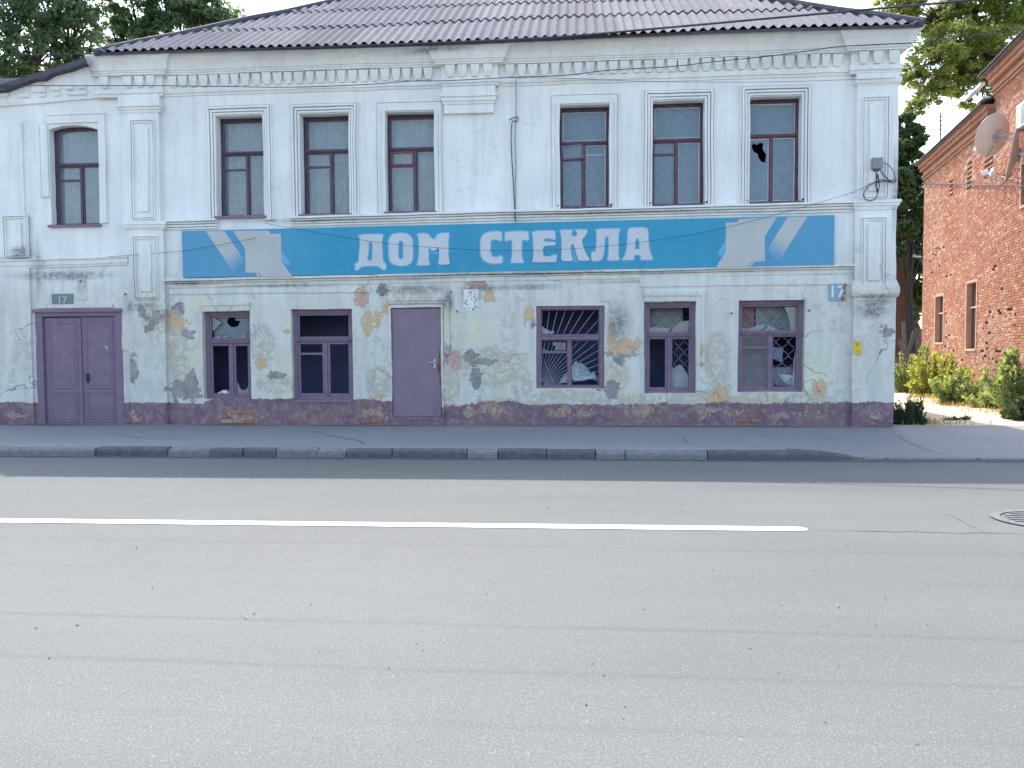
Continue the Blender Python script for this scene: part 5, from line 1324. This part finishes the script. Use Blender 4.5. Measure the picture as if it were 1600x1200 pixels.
def brick_mb(b, bk):
    s0, s1, z0, z1, o, _ = bk; c = .006
    n = len(b.v); b.v += [bw(s0, z0, o-c), bw(s1, z0, o-c), bw(s1, z1, o-c), bw(s0, z1, o-c), bw(s0+c, z0+c, o), bw(s1-c, z0+c, o), bw(s1-c, z1-c, o), bw(s0+c, z1-c, o), bw(s0, z0, -.02), bw(s1, z0, -.02), bw(s1, z1, -.02), bw(s0, z1, -.02)]
    for f in ((4,7,6,5),(0,4,5,1),(1,5,6,2),(2,6,7,3),(3,7,4,0),(8,0,1,9),(9,1,2,10),(10,2,3,11),(11,3,0,8)): b.f.append(tuple(n+i for i in f)); b.m.append(0)
b = MB(); at = []
for i, bk in enumerate(bricks):
    if i in chosen:
        k = MB(); brick_mb(k, bk)
        me = bpy.data.meshes.new('brick'); me.from_pydata(k.v, [], k.f); me.materials.append(M['brick'])
        o = bpy.data.objects.new('brick', me); COL.objects.link(o); attach(o, bh)
    else: brick_mb(b, bk); at += [bk[5]]*12
build(b, 'brickwork', M['brick'], bh, kind='stuff', attrs={'rnd': at})
# end walls in the same brick (plain, out of sight from the street)
# slit windows: rendered reveals, sills, a dark board inside
for (s0, s1, zl, zh) in slits:
    b = MB()
    for (sa, sb) in ((s0-.09, s0), (s1, s1+.09)): bbox(b, sa, sb, -.30, .012, zl-.06, zh+.06)
    bbox(b, s0, s1, -.30, .010, zh, zh+.075); bbox(b, s0-.02, s1+.02, -.30, .03, zl-.075, zl)
    wn_ = build(b, 'window', M['render'], bh, bev=.008)
    b = MB(); bbox(b, s0, s1, -.28, -.26, zl, zh); build(b, 'pane', M['glass_dirty'] if zl > 3 else M['brick_old'], wn_)
    b = MB(); bbox(b, s0, s1, -.12, -.09, zl+(zh-zl)*.62, zl+(zh-zl)*.62+.05); build(b, 'crossbar', M['render'], wn_)
# corbelled brick eaves, row of little brackets, roofs
def eaves(s0, s1, ze, tag):
    for o, z0, z1 in ((.05, ze-.62, ze-.54), (.10, ze-.535, ze-.46), (.16, ze-.30, ze-.17), (.22, ze-.168, ze-.02)):
        b = MB(); n = max(1, int((s1-s0)/.27))
        for k in range(n):
            q0, q1 = s0+(s1-s0)*k/n, s0+(s1-s0)*(k+1)/n
            bbox(b, q0+.003, q1-.003, -.2, o+random.uniform(-.008, .008), z0+.003, z1-.003)
        build(b, 'brick_course', M['brick_old'], bh)
    b = MB(); s = s0+.1
    bbox(b, s0, s1, -.2, .03, ze-.46, ze-.30); build(b, 'brick_course', M['brick_old'], bh)
    first = None; k = 0
    while s < s1-.15:
        if first is None:
            b = MB(); bbox(b, s, s+.12, .031, .14, ze-.455, ze-.305); first = build(b, 'bracket_brick', M['brick_old'], bh); s00 = s
        else:
            c = first.copy(); COL.objects.link(c); c.parent = bh; d = BT*(s-s00); c.location = (d.x, d.y, 0)
        s += .25
def slope_roof(s0, s1, ze, over, name):
    b = MB(); n = int((s1-s0)/.175*6); sl = math.tan(R(24))
    rows = [[bw(s0+(s1-s0)*i/n, ze+.03+d*sl+.022*math.cos(2*math.pi*(s0+(s1-s0)*i/n)/.175), over-d) for i in range(n+1)] for d in (0, 4.9)]
    b.grid(rows); b.grid([[(p[0], p[1], p[2]-.02) for p in r] for r in rows], flip=True)
    for i in range(n): b.face([rows[0][i], rows[0][i+1], (rows[0][i+1][0], rows[0][i+1][1], rows[0][i+1][2]-.02), (rows[0][i][0], rows[0][i][1], rows[0][i][2]-.02)])
    build(b, name, M['slate_dark'], bh)
    b = MB(); bbox(b, s0+.05, s1-.05, -.3, over-.05, ze-.03, ze+.0); build(b, 'eaves_board', M['wood_grey'], bh)
eaves(STEP+.0, FAR, EAVE1, 1); slope_roof(STEP+.02, FAR+.15, EAVE1, .36, 'roof')
eaves(NEAR, STEP-.0, EAVE2, 2); slope_roof(NEAR, STEP+.25, EAVE2, .40, 'roof')
b = MB(); bbox(b, STEP-.02, STEP+.0, -9, -.02, EAVE1+.02, EAVE2-.05); build(b, 'step_wall', M['brick_old'], bh)
s_, z_ = brk(1537, 117, .3); b = MB(); bbox(b, STEP+.1, STEP+1.6, .20, .34, EAVE2-.24, EAVE2-.16); build(b, 'gutter_board', M['white_plastic'], bh, bev=.006)
s_, z_ = brk(1549, 146, .2); b = MB(); bbox(b, STEP+.0, STEP+.6, .1, .3, EAVE1+.16, EAVE1+.21); build(b, 'flashing', M['white_plastic'], bh)

# satellite dishes
def dish(px, py, rad, facing, o_off, label, arm, yoke=True):
    s, z = brk(px, py, o_off); c = Vector(bw(s, z, o_off)); f = Vector(facing).normalized()
    a = f.cross(Vector((0,0,1))).normalized(); u = a.cross(f)
    d = empty('satellite_dish', tuple(c), label, 'satellite dish', 'satellite dishes on the brick house')
    b = MB(); nr, na = 6, 36; rows = []
    P = lambda r_, an, k: c+a*(r_*rad*math.cos(an)*.93)+u*(r_*rad*math.sin(an))+f*((r_*r_)*rad*.24+k)
    for k in (0.0, -.012): b.grid([[P(max(.001, i/nr), 2*math.pi*j/na, k) for j in range(na+1)] for i in range(nr+1)], flip=k < 0)
    for j in range(na): b.face([P(1, 2*math.pi*j/na, 0), P(1, 2*math.pi*(j+1)/na, 0), P(1, 2*math.pi*(j+1)/na, -.012), P(1, 2*math.pi*j/na, -.012)])
    build(b, 'reflector', M['dish'], d, smooth=True)
    b = MB(); b.bar(c-f*.02-u*.18, c-f*.02+u*.16, .12, .05); b.bar(c-f*.06-a*.12, c-f*.06+a*.12, .06, .05); b.bar(c-f*.06, c-f*.16, .09)
    build(b, 'mount', M['steel'], d)
    wall = Vector(bw(s-.25, z+.02, -.01)); b = MB(); b.tube([tuple(c-f*.14), tuple((c-f*.14)*.5+wall*.5+Vector((0,0,.0))), tuple(wall)], .024, 6); b.tube([tuple(c-f*.14-u*.12), tuple(Vector(bw(s-.3, z-.22, -.01)))], .016, 6)
    build(b, 'wall_bracket', M['steel'], d)
    tip = c+f*rad*1.05-u*rad*.78; b = MB(); b.tube([tuple(c-f*.03-u*rad*.5), tuple(c-u*rad*1.02+f*rad*.22), tuple(tip)], .017, 6)
    build(b, 'feed_arm', M['steel'], d)
    b = MB(); b.tube([tuple(tip-f*.02), tuple(tip-f*.16+u*.06)], [.05, .035], 8); b.tube([tuple(tip+u*.04), tuple(tip-f*.14+u*.12)], [.04, .03], 8); build(b, 'receiver', M['white_plastic'], d)
    return d
dish(1556, 212, .56, (-.30, .90, .34), .62, 'large cream satellite dish left of the air conditioner on the brick house', 0)
dish(1590, 242, .68, (-.90, .42, .16), .42, 'second satellite dish seen edge on under the air conditioner', 0)
# air conditioner
s1, z1 = brk(1592, 176, .35); s0 = s1-.95; zc = brk(1592, 204, .35)[1]
ac = empty('air_conditioner', bw((s0+s1)/2, zc, .2), 'white air conditioner box on the brick house at the right edge', 'air conditioner')
b = MB(); bbox(b, s0, s1, .10, .42, zc, zc+.62); build(b, 'case', M['white_plastic'], ac, bev=.015)
b = MB()
for k in range(9): bbox(b, s0+.06, s0+.58, .4205, .43, zc+.08+k*.055, zc+.10+k*.055)
build(b, 'grille', M['grey_box'], ac)
b = MB(); bbox(b, s0+.1, s0+.14, -.01, .45, zc-.05, zc-.002); bbox(b, s1-.14, s1-.1, -.01, .45, zc-.05, zc-.002); build(b, 'bracket', M['steel'], ac)
# security camera
s_, z_ = brk(1551, 271, .2); c = Vector(bw(s_, z_, .22))
sc_ = empty('security_camera', tuple(c), 'small white security camera below the cream satellite dish', 'camera')
b = MB(); b.tube([tuple(c-BT*.12), tuple(c+BT*.10)], .065, 10); build(b, 'body', M['white_plastic'], sc_)
b = MB(); b.bar(c-BT*.16+Vector((0,0,.075)), c+BT*.12+Vector((0,0,.075)), .15, .012); build(b, 'hood', M['white_plastic'], sc_)
b = MB(); b.tube([tuple(c), tuple(Vector(bw(s_, z_-.04, -.01)))], .018, 6); build(b, 'arm', M['steel'], sc_)
# cable on the brick wall, strut
def wcable(pts, rad, label, mat='cable'):
    P = [bw(*brk(p[0], p[1], p[2]), p[2]) for p in pts]; b = MB(); b.tube(smooth_path(P, 5), rad, 5); build(b, 'cable', M[mat], None, label, 'cable', org=P[0])
wcable([(1441,286.5,.05),(1480,287.5,.04),(1530,289,.04),(1570,290,.04),(1640,293,.05)], .018, 'dark cable running level across the brick house')
wcable([(1563,275,.06),(1572,278,.2),(1584,279.5,.25),(1600,278,.1)], .012, 'thin sagging cable beside the security camera', 'cable_pale')
s_, z_ = brk(1566, 274, .0); q = Vector(bw(*brk(1585, 252, .35), .35)); b = MB(); b.tube([bw(s_, z_, -.01), tuple(q)], .016, 6)
build(b, 'strut', M['steel'], None, 'thin diagonal metal strut under the edge on satellite dish', 'strut', org=bw(s_, z_, 0))
# mast behind the brick house
p = deep(1470, 176, 36); b = MB(); b.tube([(p[0], p[1], p[2]-4), tuple(p)], .03, 5)
am = empty('antenna_mast', (p[0], p[1], p[2]-4), 'thin antenna mast with short rungs rising over the brick house roof', 'antenna')
build(b, 'pole', M['cable'], am); b = MB()
for k in range(5): b.tube([(p[0]-.10, p[1], p[2]-.15-k*.2), (p[0]+.16, p[1], p[2]-.17-k*.2)], .02, 4)
build(b, 'rung', M['cable'], am)

# ------------------------------------------------------------------ back of the yard: dark shed and stacked boards
def at_z(px, py, z):
    return gnd(px, py, z)
c0 = deep(1388, 560, 37); c1 = deep(1424, 560, 37)
shed = empty('brick_shed', (c0[0], c0[1], .2), 'dark brick outbuilding half hidden at the shady end of the yard', 'shed')
zt = deep(1410, 405, 37)[2]
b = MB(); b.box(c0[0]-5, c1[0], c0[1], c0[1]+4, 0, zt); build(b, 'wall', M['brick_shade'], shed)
b = MB(); n = 40
b.grid([[(c0[0]-5.1+(c1[0]-c0[0]+5.4)*i/n, yy, zt+(.02 if yy < c0[1]+1 else 1.2)+.03*math.cos(i*2.2)) for yy in (c0[1]-.25, c0[1]+4.2)] for i in range(n+1)]); build(b, 'roof', M['slate_dark'], shed)
fb = deep(1450, 545, 41)
fen = empty('board_fence', (fb[0], fb[1], .2), 'dark board fence across the end of the yard', 'fence')
b0 = None
for k in range(26):
    x = fb[0]-4+k*.25
    b = MB(); h = 2.3+.15*random.random(); b.box(-.115, .115, -.015, .015, 0, h)
    o = build(b, 'board', M['wood_grey'], fen, bev=.004); o.location = (x, fb[1]+.01*random.random(), .2)
b = MB(); b.box(fb[0]-4.1, fb[0]+2.4, fb[1]+.03, fb[1]+.08, .6, .7); b.box(fb[0]-4.1, fb[0]+2.4, fb[1]+.03, fb[1]+.08, 1.9, 2.0); build(b, 'rail', M['wood_grey'], fen)
pc = deep(1415, 556, 32)
pile = empty('board_pile', (pc[0], pc[1], .2), 'pile of weathered boards leaning in the dark gap beside the white house', 'board pile')
rng = random.Random(3)
for k in range(15):
    x = pc[0]-.7+k*.11; lean = rng.uniform(-.5, .5) if k < 9 else rng.uniform(.8, 1.1)
    h = rng.uniform(1.7, 2.7); b = MB(); p0 = Vector((x, pc[1]-rng.uniform(0, .3), .2)); 
    p1 = p0+Vector((math.sin(lean)*h, .5, math.cos(lean)*h)); b.bar(p0, p1, .14, .03); build(b, 'board', M['wood_grey'], pile)

# ------------------------------------------------------------------ leaves
def leaf_cloud(b, at, center, radii, n, size, rng, clumps=14, droop=.2, shell=.55):
    c = np.array(center); rr = np.array(radii)
    d = rng.normal(size=(clumps, 3)); d /= np.linalg.norm(d, axis=1)[:,None]
    cc = c+d*rr*(shell+(1-shell)*rng.random((clumps, 1)))*.95
    cr = np.mean(rr)*(.12+.22*rng.random(clumps))
    k = rng.integers(0, clumps, n)
    e = rng.normal(size=(n, 3)); e /= np.linalg.norm(e, axis=1)[:,None]
    p = cc[k]+e*(cr[k]*rng.random(n)**.45)[:,None]*np.array([1.15, 1.15, .75])
    nrm = rng.normal(size=(n, 3))*.8+np.array([0,-.1,.75])+e*.5; nrm /= np.linalg.norm(nrm, axis=1)[:,None]
    t = np.cross(nrm, rng.normal(size=(n, 3))); t /= np.linalg.norm(t, axis=1)[:,None]+1e-9
    t[:,2] -= droop; t /= np.linalg.norm(t, axis=1)[:,None]; u = np.cross(nrm, t); u /= np.linalg.norm(u, axis=1)[:,None]+1e-9
    s = size*(.55+.9*rng.random(n))[:,None]
    tone = rng.random(clumps)*.5
    V = np.stack([p-t*s*.5, p+u*s*.38+nrm*s*.08, p+t*s*.6, p-u*s*.38+nrm*s*.08], 1)
    b.append(V); at.append(np.repeat(np.clip(tone[k]+.5*rng.random(n), 0, .999), 4))
    return cc
def leaves_obj(name, b, at, mat, parent=None, **kw):
    V = np.concatenate(b).reshape(-1, 3); n = len(V)//4
    me = bpy.data.meshes.new(name); me.vertices.add(len(V)); org = kw.get('org')
    if org is not None and parent is None: V = V-np.array(org)
    me.vertices.foreach_set('co', V.ravel().astype(np.float32)); me.loops.add(n*6); me.polygons.add(n*2)
    q = np.arange(n)*4; tri = np.stack([q, q+1, q+2, q, q+2, q+3], 1).ravel()
    me.loops.foreach_set('vertex_index', tri.astype(np.int32)); me.polygons.foreach_set('loop_start', (np.arange(n*2)*3).astype(np.int32))
    a = me.attributes.new('rnd', 'FLOAT', 'POINT'); a.data.foreach_set('value', np.concatenate(at).astype(np.float32))
    me.materials.append(mat); me.update(); me.validate()
    o = bpy.data.objects.new(name, me); COL.objects.link(o)
    if parent is not None: attach(o, parent)
    elif org is not None: o.location = org
    return props(o, kw.get('label'), kw.get('cat'), kw.get('group'), kw.get('kind'))
def tree(base, blobs, mat, label, seed, leaf_n, size, trunk_r=.28, clumps=16, fork_at=None):
    rng = np.random.default_rng(seed); rr = random.Random(seed)
    t = empty('tree', tuple(base), label, 'tree', 'trees behind the houses')
    b, at = [], []; limbs = MB(); base = Vector(base)
    top = Vector(np.mean([q[0] for q in blobs], 0)); fork = base.lerp(top, .45); fork.x += rr.uniform(-.3, .3)
    if fork_at is not None: fork = Vector(fork_at)
    vol = [q[1][0]*q[1][1]*q[1][2] for q in blobs]; sv = sum(v**.75 for v in vol)
    tk = MB(); tk.tube(smooth_path([base-Vector((0,0,.3)), base.lerp(fork, .5)+Vector((rr.uniform(-.2, .2), 0, 0)), fork, fork.lerp(top, .5)], 5), [trunk_r*(1.25-.8*i/15) for i in range(16)], 9)
    build(tk, 'trunk', M['bark'], t, smooth=True)
    for (c, r), v in zip(blobs, vol):
        cc = leaf_cloud(b, at, c, r, int(leaf_n*(v**.75)/sv), size, rng, clumps)
        C = Vector(c); mid = fork.lerp(C, .55)+Vector((rr.uniform(-.3, .3), rr.uniform(-.3, .3), .25))
        limbs.tube(smooth_path([fork, mid, C], 5), [trunk_r*(.36-.29*i/10) for i in range(11)], 7)
        for q in cc[:int(clumps*.75)]:
            q = Vector(q); m2 = C.lerp(q, .5)+Vector((rr.uniform(-.2, .2), rr.uniform(-.2, .2), rr.uniform(-.1, .2)))
            limbs.tube([mid.lerp(C, .7), m2, q], [.035, .022, .008], 5)
    build(limbs, 'limbs', M['bark'], t, smooth=True)
    leaves_obj('crown', b, at, mat, t)
def Bp(px, py, dist, r): c = deep(px, py, dist); k = dist/FPX; return (tuple(c), tuple(q*k if q > 5 else q for q in r))
def base_of(px, dist): p = deep(px, 560, dist); return (p[0], p[1], .1)
tree(base_of(50, 33), [Bp(15, 25, 33, (70, 60, 50)), Bp(90, 5, 33, (70, 60, 50)), Bp(120, 55, 33.5, (52, 50, 40)), Bp(-20, 90, 33, (64, 60, 36)), Bp(55, 75, 33, (50, 50, 34)), Bp(105, 105, 34, (56, 40, 22)), Bp(30, 118, 34, (50, 40, 20)), Bp(20, -70, 34, (100, 80, 60)), Bp(130, -60, 34, (60, 60, 50)), Bp(-90, 20, 33, (70, 60, 70))], M['leaf_hazed'], 'big dark green tree at the left edge behind the annex', 3, 33000, .155, .22, 46)
tree(base_of(265, 37), [Bp(210, 22, 37, (44, 45, 36)), Bp(265, 10, 37, (54, 50, 44)), Bp(322, 20, 37, (52, 50, 34)), Bp(188, 58, 37, (34, 40, 26)), Bp(235, 60, 37, (50, 40, 26)), Bp(270, -50, 38, (80, 70, 50)), Bp(290, 45, 37.5, (60, 50, 30)), Bp(355, 28, 37, (28, 30, 20))], M['leaf_hazed'], 'dark tree whose crown shows over the left hip of the corrugated roof', 5, 26000, .155, .2, 40)
tree(base_of(1520, 46), [Bp(1400, 8, 46, (44, 50, 26)), Bp(1455, 22, 46, (60, 60, 34)), Bp(1520, 10, 46, (70, 60, 40)), Bp(1575, 30, 46, (60, 70, 55)), Bp(1500, 70, 45, (60, 60, 36)), Bp(1545, 85, 45, (56, 60, 44)), Bp(1455, 95, 44, (44, 50, 34)), Bp(1425, 120, 44, (26, 34, 24)), Bp(1490, 120, 45, (44, 46, 26)), Bp(1530, 145, 45, (40, 40, 34)), Bp(1460, 145, 44, (30, 34, 18)), Bp(1560, -60, 47, (110, 80, 50)), Bp(1650, 20, 46, (70, 70, 80)), Bp(1430, 168, 43, (20, 30, 14))], M['leaf_yellow'], 'tall sunlit yellow green tree above the brick house', 8, 58000, .175, .24, 42, deep(1560, 105, 46))
tree(base_of(1424, 36), [Bp(1402, 235, 36, (26, 40, 34)), Bp(1432, 255, 37, (26, 40, 34)), Bp(1400, 300, 35, (26, 40, 40)), Bp(1428, 325, 36, (30, 50, 46)), Bp(1402, 370, 35, (30, 46, 36)), Bp(1436, 385, 38, (26, 40, 40)), Bp(1435, 440, 40, (26, 30, 40)), Bp(1380, 270, 36, (40, 50, 60)), Bp(1412, 195, 36, (16, 30, 22)), Bp(1425, 225, 36, (20, 30, 26))], M['leaf_mid'], 'dense dark tree filling the gap between the two houses', 12, 56000, .16, .18, 22)
tree(base_of(1450, 52), [Bp(1420, 440, 52, (60, 60, 80)), Bp(1400, 330, 52, (60, 60, 80)), Bp(1440, 330, 52, (50, 60, 60)), Bp(1380, 480, 52, (60, 60, 80))], M['leaf_far'], 'far dark tree closing the view at the end of the yard', 14, 26000, .24, .3, 24)

# ------------------------------------------------------------------ weeds and bushes
def weed(name, px, py, dist, w, h, stems, mat, label, seed, n, size, spire=0.5, cat='bush', group='weeds along the brick house', flat=.7):
    """many upright stems with leaves along them; px, py is the foot"""
    x, y = gnd(px, py, .15); foot = Vector((x, y, float(yard_z(x, y)) if y > .3 and x > 5.8 else .14))
    rng = np.random.default_rng(seed); rr = random.Random(seed)
    t = empty(name, tuple(foot), label, cat, group); st = MB(); b, at = [], []
    per = max(6, n//stems)
    for k in range(stems):
        a = rr.uniform(0, 6.28); r_ = w*.5*math.sqrt(rr.random()); p0 = foot+Vector((math.cos(a)*r_*.6, math.sin(a)*r_*.5*flat, -.03))
        hh = h*rr.uniform(.40, 1.12)*(1-.45*(r_/(w*.5))**2); p1 = p0+Vector((math.cos(a)*r_*.6+rr.uniform(-.08, .08), math.sin(a)*r_*.35+rr.uniform(-.05, .05), hh))
        pm = p0.lerp(p1, .5)+Vector((rr.uniform(-.05, .05), 0, .02))
        st.tube([p0, pm, p1], [.009, .007, .003], 4)
        f = rng.random(per)**.8; base = np.array(p0)[None]*(1-f)[:,None]+np.array(p1)[None]*f[:,None]
        rad = (w*.11*(1-f*spire)+.015)
        d = rng.normal(size=(per, 3)); d /= np.linalg.norm(d, axis=1)[:,None]; p = base+d*(rad*rng.random(per)**.5)[:,None]
        p[:,2] = np.maximum(p[:,2], foot.z+.01)
        t_ = d*.8+np.array([0,0,.6]); t_ /= np.linalg.norm(t_, axis=1)[:,None]; u = np.cross(t_, rng.normal(size=(per, 3))); u /= np.linalg.norm(u, axis=1)[:,None]+1e-9; nr = np.cross(t_, u)
        s = (size*(.5+.9*rng.random(per)))[:,None]
        b.append(np.stack([p-t_*s*.5, p+u*s*.25+nr*s*.06, p+t_*s*.6, p-u*s*.2+nr*s*.06], 1)); at.append(np.repeat(np.clip(rr.random()*.45+.55*rng.random(per), 0, .999), 4))
    build(st, 'stems', simple('weed_stem', (.16, .17, .07), .9, .2), t)
    leaves_obj('foliage', b, at, mat, t)
weed('weed', 1427, 612, 0, 1.5, 1.75, 26, M['weed'], 'tall feathery grey green weed in front of the dark gap', 1, 4200, .10, .85)
weed('weed', 1408, 606, 0, .8, 1.0, 12, M['weed'], 'shorter feathery weed close to the corner of the white house', 21, 1600, .09, .8)
weed('bush', 1468, 618, 0, 1.7, 1.45, 30, M['weed_yellow'], 'yellow green bush below the left slit window of the brick house', 2, 4600, .13, .45)
weed('bush', 1492, 630, 0, 1.3, .95, 22, M['weed'], 'rounded mid green weed clump beside the yellow green bush', 3, 2600, .11, .4)
weed('weed', 1520, 626, 0, 1.5, .62, 26, M['weed'], 'low bright green weeds in front of the bare brick wall', 4, 2600, .09, .4)
weed('weed', 1547, 612, 0, .62, 1.55, 10, M['weed_yellow'], 'tall yellow leaved plant standing alone against the brick wall', 5, 900, .16, .3)
weed('weed', 1556, 636, 0, 1.3, .62, 24, M['weed'], 'low green weeds beside the sandy track near the yellow plant', 6, 2400, .09, .4)
weed('bush', 1590, 640, 0, 1.5, 1.45, 28, M['weed'], 'large leafy green bush at the right edge of the picture', 7, 4600, .13, .35)
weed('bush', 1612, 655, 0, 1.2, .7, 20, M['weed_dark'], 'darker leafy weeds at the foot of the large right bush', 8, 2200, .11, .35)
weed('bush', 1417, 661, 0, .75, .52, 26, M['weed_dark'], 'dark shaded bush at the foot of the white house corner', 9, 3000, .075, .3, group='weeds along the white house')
weed('weed', 1422, 656, 0, .55, .72, 14, M['dry'], 'thin dry seed stalks rising behind the dark corner bush', 10, 260, .05, .7, group='weeds along the white house')
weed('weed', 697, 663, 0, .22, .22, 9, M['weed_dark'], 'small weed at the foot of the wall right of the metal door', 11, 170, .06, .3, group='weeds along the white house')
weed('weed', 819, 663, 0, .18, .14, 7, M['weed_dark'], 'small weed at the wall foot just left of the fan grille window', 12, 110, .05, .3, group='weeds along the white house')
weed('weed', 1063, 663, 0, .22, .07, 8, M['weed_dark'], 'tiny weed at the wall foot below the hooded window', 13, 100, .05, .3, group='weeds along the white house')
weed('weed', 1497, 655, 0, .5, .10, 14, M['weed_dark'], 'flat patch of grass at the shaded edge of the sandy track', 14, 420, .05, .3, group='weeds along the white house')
# dry grass along the wall foot and the track
rng = np.random.default_rng(4); b, at = [], []
for (px, py, n, w) in ((1420,612,160,.7),(1450,622,220,.7),(1480,630,200,.8),(1500,634,120,.7),(1535,636,160,.7),(1575,646,180,.8),(1405,610,120,.5),(1445,661,90,.6),(1470,663,60,.7)):
    x, y = gnd(px, py, .15); p = np.stack([x+rng.normal(size=n)*w*.5, y+rng.normal(size=n)*w*.6, np.zeros(n)], 1)
    p[:,1] = np.maximum(p[:,1], .3); p[:,2] = np.array([float(yard_z(a, c)) for a, c in p[:,:2]])
    t_ = rng.normal(size=(n, 3))*.35+np.array([0,0,1]); t_ /= np.linalg.norm(t_, axis=1)[:,None]; u = np.cross(t_, rng.normal(size=(n, 3))); u /= np.linalg.norm(u, axis=1)[:,None]
    s = (.06+.12*rng.random(n))[:,None]; b.append(np.stack([p, p+t_*s*.5+u*.008, p+t_*s+u*.02, p+t_*s*.5-u*.008], 1)); at.append(np.repeat(rng.random(n), 4))
leaves_obj('dry_grass', b, at, M['dry'], None, label='dry grass tufts edging the sandy track', kind='stuff')
